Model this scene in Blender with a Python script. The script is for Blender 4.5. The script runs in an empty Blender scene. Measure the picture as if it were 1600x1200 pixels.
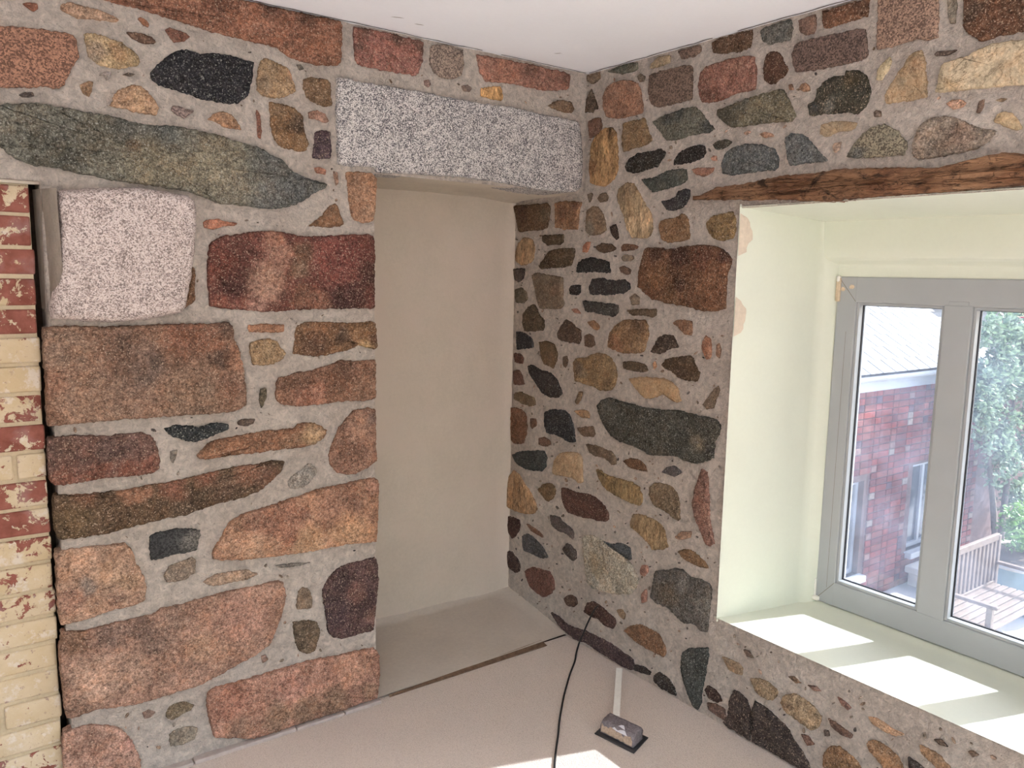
import bpy, bmesh, math, random
from mathutils import Vector, Matrix, noise

# ------------------------------------------------------------------ camera, sky, sun, exposure
scene = bpy.context.scene
C = scene.collection
PI = math.pi

cam_data = bpy.data.cameras.new('camera')
cam_data.sensor_width = 36.0
cam_data.lens = 28.2372
cam_data.clip_start = 0.02
cam = bpy.data.objects.new('camera', cam_data)
C.objects.link(cam)
_r = Matrix(((0.806643,-0.590712,0.019681),(0.064078,0.120507,0.990642),(-0.587556,-0.797833,0.135058))).transposed().to_4x4()
cam.matrix_world = Matrix.Translation((-2.13847,-2.44885,1.52687)) @ _r
scene.camera = cam

SUN_TRAVEL = Vector((-0.748, 0.248, -0.616)).normalized()      # read from the light patches on the sill
world = bpy.data.worlds.new('world')
scene.world = world
world.use_nodes = True
wn = world.node_tree
wn.nodes.clear()
sky = wn.nodes.new('ShaderNodeTexSky')
sky.sky_type = 'NISHITA'
sky.sun_disc = False
sky.sun_elevation = math.radians(38)
sky.sun_rotation = math.atan2(-SUN_TRAVEL.x, -SUN_TRAVEL.y)
sky.air_density = 1.0
sky.dust_density = 3.0
sky.ozone_density = 1.0
bgn = wn.nodes.new('ShaderNodeBackground')
bgn.inputs['Strength'].default_value = 0.45
won = wn.nodes.new('ShaderNodeOutputWorld')
hsv = wn.nodes.new('ShaderNodeHueSaturation')                     # thin summer haze: paler blue
hsv.inputs['Saturation'].default_value = 0.95
wn.links.new(sky.outputs[0], hsv.inputs['Color'])
wn.links.new(hsv.outputs[0], bgn.inputs['Color'])
wn.links.new(bgn.outputs[0], won.inputs['Surface'])

sun_data = bpy.data.lights.new('sun', 'SUN')
sun_data.energy = 8.0
sun_data.angle = math.radians(0.53)
sun_data.color = (1.0, 0.985, 0.965)
sun = bpy.data.objects.new('sun', sun_data)
C.objects.link(sun)
sun.location = (8, -3, 7)
sun.rotation_euler = (-SUN_TRAVEL).to_track_quat('Z', 'Y').to_euler()

scene.view_settings.view_transform = 'Standard'
scene.view_settings.look = 'None'
scene.view_settings.gamma = 1.0
scene.view_settings.use_curve_mapping = False
scene.view_settings.exposure = 1.48
try:
    cy = scene.cycles
    cy.max_bounces = 12
    cy.diffuse_bounces = 8
    cy.transparent_max_bounces = 16
    cy.sample_clamp_indirect = 8.0
    cy.caustics_reflective = False
    cy.caustics_refractive = False
    cy.use_denoising = True
except Exception:
    pass

# ------------------------------------------------------------------ traced masonry, in millimetres on each wall's own plane
# each stone: kind, colour/1000 with some wall light and shade left in, outline (along the wall, up), colour patches (along, up, radius, colour)
STONES_BACK = [
["s",[240,128,87],[-2019,2069,-2002,2092,-1962,2109,-1935,2114,-1852,2122,-1773,2121,-1764,2091,-1762,2067,-1781,2040,-1793,2006,-1813,1982,-1860,1979,-1944,1963,-1997,1958,-2020,1979,-2027,2023],[]],
["g",[209,73,29],[-1715,2232,-1636,2292,-1471,2297,-1272,2297,-1155,2297,-1027,2297,-1023,2248,-1028,2180,-1043,2162,-1096,2154,-1188,2159,-1237,2184,-1304,2187,-1422,2193,-1508,2206,-1599,2215,-1693,2222],[[-1254,2293,30,74,31,19],[-1135,2293,28,74,31,18],[-1402,2275,36,99,37,19],[-1095,2216,40,234,80,28]]],
["g",[223,62,19],[-1883,2176,-1871,2181,-1852,2182,-1850,2170,-1861,2162,-1872,2167],[]],
["g",[323,184,102],[-1801,2180,-1794,2194,-1776,2201,-1739,2197,-1702,2195,-1675,2186,-1662,2180,-1675,2171,-1718,2169,-1763,2165,-1786,2172],[]],
["g",[268,96,31],[-1616,2191,-1609,2198,-1597,2194,-1587,2183,-1591,2174,-1602,2177],[]],
["g",[122,58,31],[-1645,2151,-1625,2156,-1601,2155,-1582,2151,-1571,2139,-1584,2132,-1607,2129,-1631,2138],[]],
["g",[178,60,30],[-1546,2176,-1536,2184,-1518,2183,-1492,2177,-1482,2169,-1497,2154,-1524,2146,-1537,2159],[]],
["g",[335,219,90],[-1749,2128,-1720,2135,-1686,2128,-1658,2122,-1635,2110,-1618,2094,-1614,2078,-1632,2064,-1677,2053,-1723,2056,-1741,2074,-1745,2102],[[-1729,2089,25,279,220,166],[-1667,2099,16,280,134,40]]],
["d",[22,21,26],[-1591,2054,-1570,2080,-1540,2111,-1515,2127,-1482,2133,-1456,2128,-1415,2137,-1375,2139,-1333,2133,-1301,2130,-1308,2092,-1318,2042,-1334,2022,-1351,2007,-1383,2002,-1446,2003,-1489,2012,-1523,2018,-1569,2025,-1586,2037],[]],
["g",[308,166,76],[-1694,1958,-1683,1986,-1663,2004,-1639,2016,-1612,2017,-1596,2002,-1583,1987,-1572,1966,-1580,1945,-1610,1944,-1650,1949,-1677,1952,-1697,1955],[[-1624,1981,20,412,240,106]]],
["g",[270,151,70],[-1765,1997,-1745,2010,-1733,2010,-1736,1987,-1744,1971,-1757,1977],[]],
["g",[69,52,45],[-1904,1953,-1891,1961,-1874,1964,-1869,1955,-1881,1950,-1895,1948],[]],
["g",[238,197,179],[-1717,2029,-1704,2041,-1687,2043,-1689,2028,-1700,2018,-1706,2031],[]],
["g",[123,96,74],[-1659,2040,-1646,2048,-1628,2046,-1640,2038],[]],
["s",[205,152,137],[-1539,1964,-1533,1977,-1516,1977,-1496,1971,-1477,1970,-1489,1956,-1504,1946,-1521,1952],[]],
["g",[299,145,60],[-1438,1952,-1424,1968,-1396,1979,-1374,1975,-1356,1959,-1344,1933,-1364,1934,-1394,1934,-1415,1944],[]],
["d",[131,125,95],[-2189,1884,-2139,1908,-2076,1926,-1999,1929,-1946,1923,-1890,1935,-1855,1938,-1819,1935,-1774,1933,-1729,1929,-1683,1927,-1643,1920,-1594,1916,-1552,1921,-1501,1920,-1448,1914,-1403,1910,-1358,1899,-1301,1890,-1282,1883,-1253,1869,-1223,1859,-1200,1834,-1163,1816,-1122,1808,-1079,1798,-1084,1786,-1122,1767,-1164,1737,-1202,1721,-1256,1709,-1305,1710,-1363,1714,-1418,1716,-1436,1722,-1489,1740,-1575,1751,-1658,1755,-1698,1758,-1744,1766,-1790,1771,-1834,1780,-1884,1782,-1925,1797,-1952,1821,-2005,1826,-2071,1814,-2133,1824,-2179,1845],[[-1164,1772,70,84,93,102],[-1265,1741,49,117,119,117],[-1263,1845,48,93,96,96],[-1519,1904,70,57,65,65],[-1651,1910,50,71,71,63],[-1451,1837,90,240,201,124],[-1590,1806,69,199,165,98],[-1864,1892,76,110,104,79],[-1840,1799,62,67,67,52],[-1717,1852,65,114,103,71],[-1646,1848,17,212,115,43],[-1380,1770,56,194,167,115]]],
["g",[137,62,23],[-1498,1529,-1488,1525,-1492,1433,-1509,1418,-1522,1410,-1513,1447],[]],
["g",[306,91,32],[-1462,1658,-1453,1666,-1420,1672,-1398,1665,-1364,1662,-1372,1654,-1402,1652,-1430,1641,-1457,1644],[]],
["g",[128,32,18],[-1450,1572,-1440,1604,-1412,1620,-1365,1630,-1307,1640,-1248,1645,-1197,1637,-1145,1632,-1081,1638,-1004,1644,-936,1649,-917,1641,-913,1579,-915,1494,-913,1414,-925,1405,-1017,1406,-1106,1405,-1191,1403,-1253,1398,-1303,1399,-1371,1407,-1418,1410,-1451,1417,-1453,1470,-1455,1526],[[-1414,1545,52,134,26,12],[-1372,1489,50,39,16,15],[-1357,1575,42,78,23,16],[-1281,1490,55,378,198,122],[-1245,1569,36,338,150,85],[-1258,1623,28,305,117,55],[-1167,1581,37,115,61,28],[-1178,1531,24,173,106,57],[-1038,1575,85,148,27,18],[-936,1515,44,43,17,14],[-1017,1441,56,33,16,17],[-1106,1427,38,186,69,29],[-1169,1442,33,171,69,29],[-1312,1416,23,332,151,101],[-1427,1432,23,195,46,19]]],
["g",[179,77,25],[-1138,1665,-1113,1687,-1087,1710,-1071,1731,-1052,1740,-1039,1727,-1030,1701,-1022,1677,-1037,1669,-1070,1663,-1102,1665],[]],
["g",[300,138,59],[-1014,1839,-969,1847,-923,1847,-905,1828,-905,1787,-910,1725,-917,1693,-947,1683,-981,1690,-995,1709,-1003,1749,-1009,1799],[[-1003,1810,21,152,68,29],[-935,1723,26,354,177,86]]],
["g",[258,139,89],[-1055,1841,-1042,1837,-1038,1807,-1047,1796,-1053,1820],[]],
["g",[229,74,49],[-981,2290,-876,2294,-782,2291,-731,2288,-734,2229,-746,2192,-758,2178,-830,2173,-899,2176,-956,2176,-980,2188,-982,2236],[[-944,2281,25,94,47,30],[-830,2283,26,93,43,28],[-746,2273,22,93,44,28],[-966,2239,17,106,56,40]]],
["s",[230,177,146],[-702,2281,-659,2293,-608,2293,-574,2291,-571,2245,-579,2205,-620,2186,-658,2185,-691,2198,-706,2223],[]],
["g",[267,101,59],[-519,2285,-420,2289,-247,2291,-95,2287,-94,2241,-103,2228,-214,2207,-362,2210,-474,2200,-504,2223,-510,2255],[[-123,2267,33,133,56,37],[-276,2275,26,140,60,38],[-391,2252,51,322,113,56]]],
["g",[286,171,72],[-1288,2128,-1272,2145,-1247,2144,-1212,2135,-1194,2125,-1183,2099,-1177,2068,-1200,2050,-1240,2038,-1275,2039,-1293,2055,-1293,2091],[[-1274,2076,23,230,159,94],[-1198,2115,16,322,121,45]]],
["g",[164,89,36],[-1150,2107,-1117,2116,-1071,2116,-1059,2102,-1063,2069,-1055,2043,-1081,2034,-1118,2042,-1139,2054,-1151,2079],[]],
["g",[168,83,24],[-1257,2023,-1220,2024,-1180,2018,-1156,1995,-1149,1952,-1137,1915,-1145,1895,-1170,1889,-1223,1896,-1246,1917,-1257,1968],[[-1169,1975,24,67,44,31],[-1230,1999,23,149,89,40]]],
["g",[71,43,54],[-1115,1952,-1098,1962,-1067,1960,-1063,1923,-1063,1880,-1089,1874,-1123,1874,-1120,1917],[]],
["g",[252,119,73],[-1135,2011,-1108,2020,-1081,2012,-1068,1991,-1083,1985,-1115,1991,-1134,1992],[]],
["g",[238,75,34],[-1297,1996,-1287,1982,-1283,1937,-1287,1914,-1296,1922],[]],
["g",[303,102,45],[-1119,1845,-1100,1849,-1081,1841,-1083,1827,-1111,1831],[]],
["g",[121,103,85],[-1172,2145,-1158,2147,-1148,2136,-1162,2130],[]],
["y",[431,203,27],[-498,2175,-460,2185,-413,2194,-401,2162,-409,2143,-451,2144,-495,2149],[]],
["g",[194,132,106],[-578,2171,-554,2179,-536,2169,-546,2155,-570,2156],[]],
["g",[230,131,105],[-726,2166,-711,2172,-701,2157,-711,2146,-726,2150],[]],
["g",[165,94,45],[-191,2157,-158,2178,-120,2188,-79,2184,-65,2162,-77,2144,-125,2143,-169,2149],[]],
["g",[195,98,54],[-1880,1363,-1817,1367,-1739,1363,-1641,1366,-1537,1366,-1447,1366,-1395,1369,-1384,1352,-1381,1317,-1366,1277,-1356,1218,-1348,1148,-1351,1114,-1375,1100,-1417,1094,-1511,1096,-1617,1098,-1702,1099,-1783,1099,-1845,1098,-1883,1098,-1885,1143,-1882,1212,-1884,1281],[[-1834,1314,58,219,131,83],[-1677,1290,69,143,81,54],[-1521,1340,66,188,62,24],[-1448,1319,38,197,68,26],[-1371,1258,35,272,101,38],[-1422,1260,34,60,36,27],[-1410,1352,27,67,38,27],[-1637,1243,46,83,62,53],[-1764,1151,78,243,139,87],[-1509,1150,75,175,105,64],[-1406,1172,39,148,64,34],[-1870,1212,32,235,98,47],[-1691,1344,34,104,59,39],[-1682,1163,52,195,116,80]]],
["g",[306,123,46],[-1337,1358,-1284,1361,-1227,1358,-1227,1336,-1274,1333,-1334,1337],[]],
["g",[253,156,67],[-1333,1303,-1305,1312,-1275,1315,-1248,1306,-1235,1282,-1220,1267,-1235,1248,-1260,1237,-1297,1233,-1326,1236,-1333,1266],[]],
["g",[149,70,23],[-1186,1351,-1160,1363,-1106,1366,-1040,1360,-984,1359,-925,1362,-909,1354,-907,1313,-904,1280,-912,1269,-973,1283,-1019,1267,-1086,1255,-1130,1253,-1183,1262,-1198,1266,-1193,1311],[[-1029,1322,26,39,26,20],[-972,1336,40,217,100,27],[-1129,1288,46,82,37,20],[-954,1280,18,424,270,94],[-1107,1345,30,202,82,24],[-914,1302,18,84,35,19]]],
["g",[186,81,40],[-1253,1172,-1245,1191,-1194,1203,-1130,1210,-1075,1223,-1042,1237,-973,1231,-912,1233,-910,1171,-910,1101,-950,1095,-1020,1099,-1110,1095,-1175,1096,-1228,1105,-1252,1115,-1258,1142],[[-1184,1184,46,89,43,23],[-1019,1210,44,128,54,27],[-1153,1119,55,285,97,45],[-950,1141,45,200,98,52],[-1054,1148,44,152,60,25]]],
["g",[86,68,40],[-1304,1159,-1286,1162,-1285,1137,-1295,1110,-1304,1099,-1309,1125],[]],
["d",[26,29,32],[-1589,1062,-1566,1069,-1530,1067,-1493,1058,-1465,1065,-1428,1066,-1407,1056,-1405,1044,-1429,1034,-1467,1020,-1504,1013,-1540,1024,-1575,1041],[]],
["g",[85,57,43],[-1378,1061,-1364,1070,-1324,1066,-1329,1052,-1357,1047,-1374,1053],[]],
["g",[204,83,32],[-1502,967,-1481,992,-1458,1010,-1410,1016,-1351,1022,-1281,1027,-1198,1027,-1187,1039,-1144,1041,-1111,1027,-1089,1008,-1100,982,-1134,964,-1199,960,-1262,961,-1323,960,-1382,961,-1440,958,-1487,958],[[-1138,1000,39,361,233,103],[-1458,990,29,144,62,24],[-1219,984,31,225,107,44]]],
["g",[121,55,40],[-1883,1066,-1831,1068,-1768,1059,-1703,1058,-1653,1059,-1628,1047,-1616,1027,-1607,1003,-1604,972,-1609,946,-1632,934,-1692,934,-1758,936,-1822,932,-1876,932,-1887,950,-1888,1003],[[-1852,945,30,187,50,19],[-1773,949,31,185,49,19],[-1691,951,32,172,44,17],[-1631,956,25,183,46,18],[-1721,1029,52,80,45,38],[-1662,1041,36,133,63,49],[-1848,1043,33,101,54,39]]],
["g",[184,157,132],[-1574,993,-1556,995,-1560,972,-1569,956,-1576,974],[]],
["g",[230,106,59],[-1009,1052,-986,1068,-939,1070,-912,1062,-910,1017,-910,928,-908,883,-940,864,-987,848,-1022,848,-1057,862,-1081,893,-1083,926,-1067,967,-1048,1008],[[-998,933,45,127,58,33],[-927,1036,23,125,84,71],[-974,1001,41,304,149,85],[-1034,876,27,199,83,47]]],
["d",[249,217,187],[-1222,848,-1211,867,-1179,884,-1150,906,-1126,888,-1124,870,-1140,847,-1169,829,-1201,823,-1218,830],[]],
["g",[93,52,24],[-1879,906,-1808,899,-1710,895,-1642,901,-1553,904,-1461,915,-1383,925,-1324,924,-1262,928,-1235,919,-1242,892,-1285,856,-1326,831,-1386,820,-1464,811,-1539,794,-1611,792,-1698,782,-1765,775,-1829,775,-1876,782,-1882,823,-1882,868],[[-1685,884,29,330,123,45],[-1572,887,34,265,80,32],[-1646,890,18,337,127,50],[-1480,909,31,227,71,27],[-1354,907,36,218,81,36],[-1808,888,27,177,66,26],[-1843,826,51,101,62,23],[-1538,823,49,63,40,24],[-1424,856,40,106,57,33],[-1294,878,37,139,57,31],[-1729,835,44,80,43,19]]],
["s",[46,46,46],[-1643,747,-1612,757,-1568,757,-1522,751,-1498,741,-1503,707,-1513,679,-1543,677,-1579,678,-1606,674,-1638,674,-1644,708],[[-1523,717,27,147,137,124],[-1614,718,34,29,29,31]]],
["g",[187,137,99],[-1605,628,-1590,644,-1553,655,-1525,661,-1514,643,-1519,610,-1546,595,-1573,593,-1597,596,-1605,612],[]],
["g",[317,141,65],[-1468,660,-1452,688,-1432,715,-1408,751,-1368,772,-1307,778,-1244,792,-1180,803,-1114,815,-1046,818,-976,824,-916,825,-901,803,-904,723,-907,655,-914,598,-953,599,-1025,607,-1116,607,-1205,609,-1290,615,-1371,623,-1440,634,-1463,645],[[-1245,730,68,217,78,39],[-1328,744,45,226,93,52],[-1046,757,73,231,95,50],[-1000,754,23,99,53,36],[-1181,739,22,116,44,25],[-1277,708,21,140,53,28],[-1024,657,60,426,215,79],[-1330,644,54,409,218,112],[-1161,644,53,382,203,82],[-928,795,28,343,139,78],[-1225,677,22,249,79,36],[-953,640,38,400,185,67],[-1410,680,36,365,179,89]]],
["g",[308,164,93],[-1884,747,-1831,748,-1766,743,-1708,740,-1692,718,-1680,673,-1661,630,-1657,590,-1662,555,-1690,548,-1742,547,-1792,540,-1841,533,-1880,535,-1886,585,-1884,677],[[-1812,634,18,192,170,155],[-1704,629,27,255,142,68],[-1848,707,38,364,190,103],[-1854,596,35,245,101,58],[-1753,668,36,352,197,105],[-1740,579,25,249,124,78]]],
["g",[300,189,116],[-1494,574,-1461,591,-1412,591,-1362,587,-1328,565,-1363,556,-1413,556,-1462,554],[]],
["g",[274,133,79],[-1878,512,-1826,504,-1760,507,-1692,509,-1639,510,-1621,522,-1548,521,-1472,528,-1414,531,-1333,528,-1271,531,-1245,519,-1238,474,-1252,411,-1274,362,-1292,323,-1338,298,-1400,281,-1461,262,-1519,247,-1595,245,-1667,241,-1737,247,-1805,259,-1854,255,-1880,260,-1885,339,-1890,436],[[-1753,479,36,114,71,56],[-1676,475,38,105,64,50],[-1634,414,46,157,93,66],[-1851,482,32,163,78,33],[-1800,352,66,378,214,135],[-1515,372,36,422,216,111],[-1376,442,75,324,142,89],[-1837,275,33,136,70,41],[-1334,496,51,381,188,112],[-1716,347,56,317,177,112],[-1574,306,52,286,141,85],[-1873,373,25,180,90,49],[-1459,336,41,315,148,78],[-1586,483,39,187,111,78]]],
["g",[188,127,79],[-1201,443,-1194,475,-1176,489,-1154,473,-1146,442,-1148,409,-1175,411,-1202,419],[]],
["g",[106,71,40],[-1213,375,-1176,373,-1131,355,-1120,322,-1128,290,-1139,255,-1167,251,-1195,270,-1208,300,-1212,346],[[-1148,284,18,176,106,56]]],
["g",[74,37,37],[-1109,467,-1095,491,-1060,524,-1013,537,-953,539,-917,541,-905,515,-902,444,-910,375,-918,306,-923,272,-979,274,-1028,271,-1075,285,-1093,315,-1097,373,-1108,422],[[-990,429,33,138,59,46],[-1074,368,47,53,30,38],[-935,334,29,153,69,49],[-954,502,29,100,49,44],[-1049,476,28,50,27,30]]],
["g",[184,158,135],[-1269,581,-1216,578,-1151,569,-1184,563,-1249,570],[]],
["g",[325,138,79],[-1494,208,-1477,224,-1432,225,-1382,223,-1340,226,-1255,224,-1167,228,-1075,218,-1004,215,-923,207,-903,178,-901,109,-906,50,-914,16,-981,17,-1054,12,-1147,14,-1237,14,-1303,11,-1356,16,-1427,41,-1476,62,-1489,110,-1497,166],[[-1280,67,50,189,108,52],[-1077,55,53,207,119,59],[-1406,60,48,218,116,66],[-1181,58,51,190,109,53],[-1423,171,53,273,88,40],[-1004,163,61,388,167,81],[-944,54,30,226,121,58],[-1235,161,45,354,137,85]]],
["g",[135,98,55],[-1611,199,-1587,210,-1559,205,-1535,185,-1545,171,-1569,168,-1598,157,-1619,174],[]],
["g",[230,186,136],[-1609,112,-1590,122,-1552,122,-1528,106,-1538,73,-1567,68,-1605,73,-1611,92],[]],
["g",[322,159,101],[-1888,214,-1864,220,-1823,218,-1774,199,-1740,174,-1716,135,-1700,88,-1693,44,-1699,4,-1766,4,-1881,24,-1894,108,-1895,177],[[-1725,128,23,376,149,100],[-1827,143,37,287,129,74]]],
["g",[227,124,85],[-1322,287,-1309,288,-1299,270,-1318,262],[]],
["g",[227,135,98],[-1683,209,-1665,212,-1646,199,-1659,187,-1677,187],[]],
["g",[261,123,63],[-2126,2107,-2076,2128,-2039,2118,-2035,2066,-2052,1989,-2087,1951,-2136,1949,-2160,1986,-2151,2059],[]],
["g",[271,155,79],[-2234,2058,-2187,2072,-2171,2041,-2182,1977,-2215,1935,-2253,1943,-2263,1997],[]],
["d",[69,65,61],[-2301,1894,-2244,1913,-2206,1899,-2219,1854,-2262,1821,-2318,1822,-2332,1859],[]],
["g",[178,80,44],[-2366,2019,-2301,2045,-2278,2008,-2292,1937,-2343,1910,-2386,1925,-2390,1975],[]],
["g",[270,143,71],[-2439,1875,-2376,1889,-2351,1862,-2368,1811,-2421,1797,-2453,1820],[]],
["g",[298,146,70],[-2094,2227,-2018,2253,-1954,2256,-1901,2251,-1846,2238,-1876,2202,-1957,2190,-2036,2177,-2093,2176],[]],
["g",[169,75,39],[-2290,2195,-2200,2225,-2130,2224,-2132,2162,-2184,2123,-2264,2101,-2301,2126],[]]
]
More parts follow.
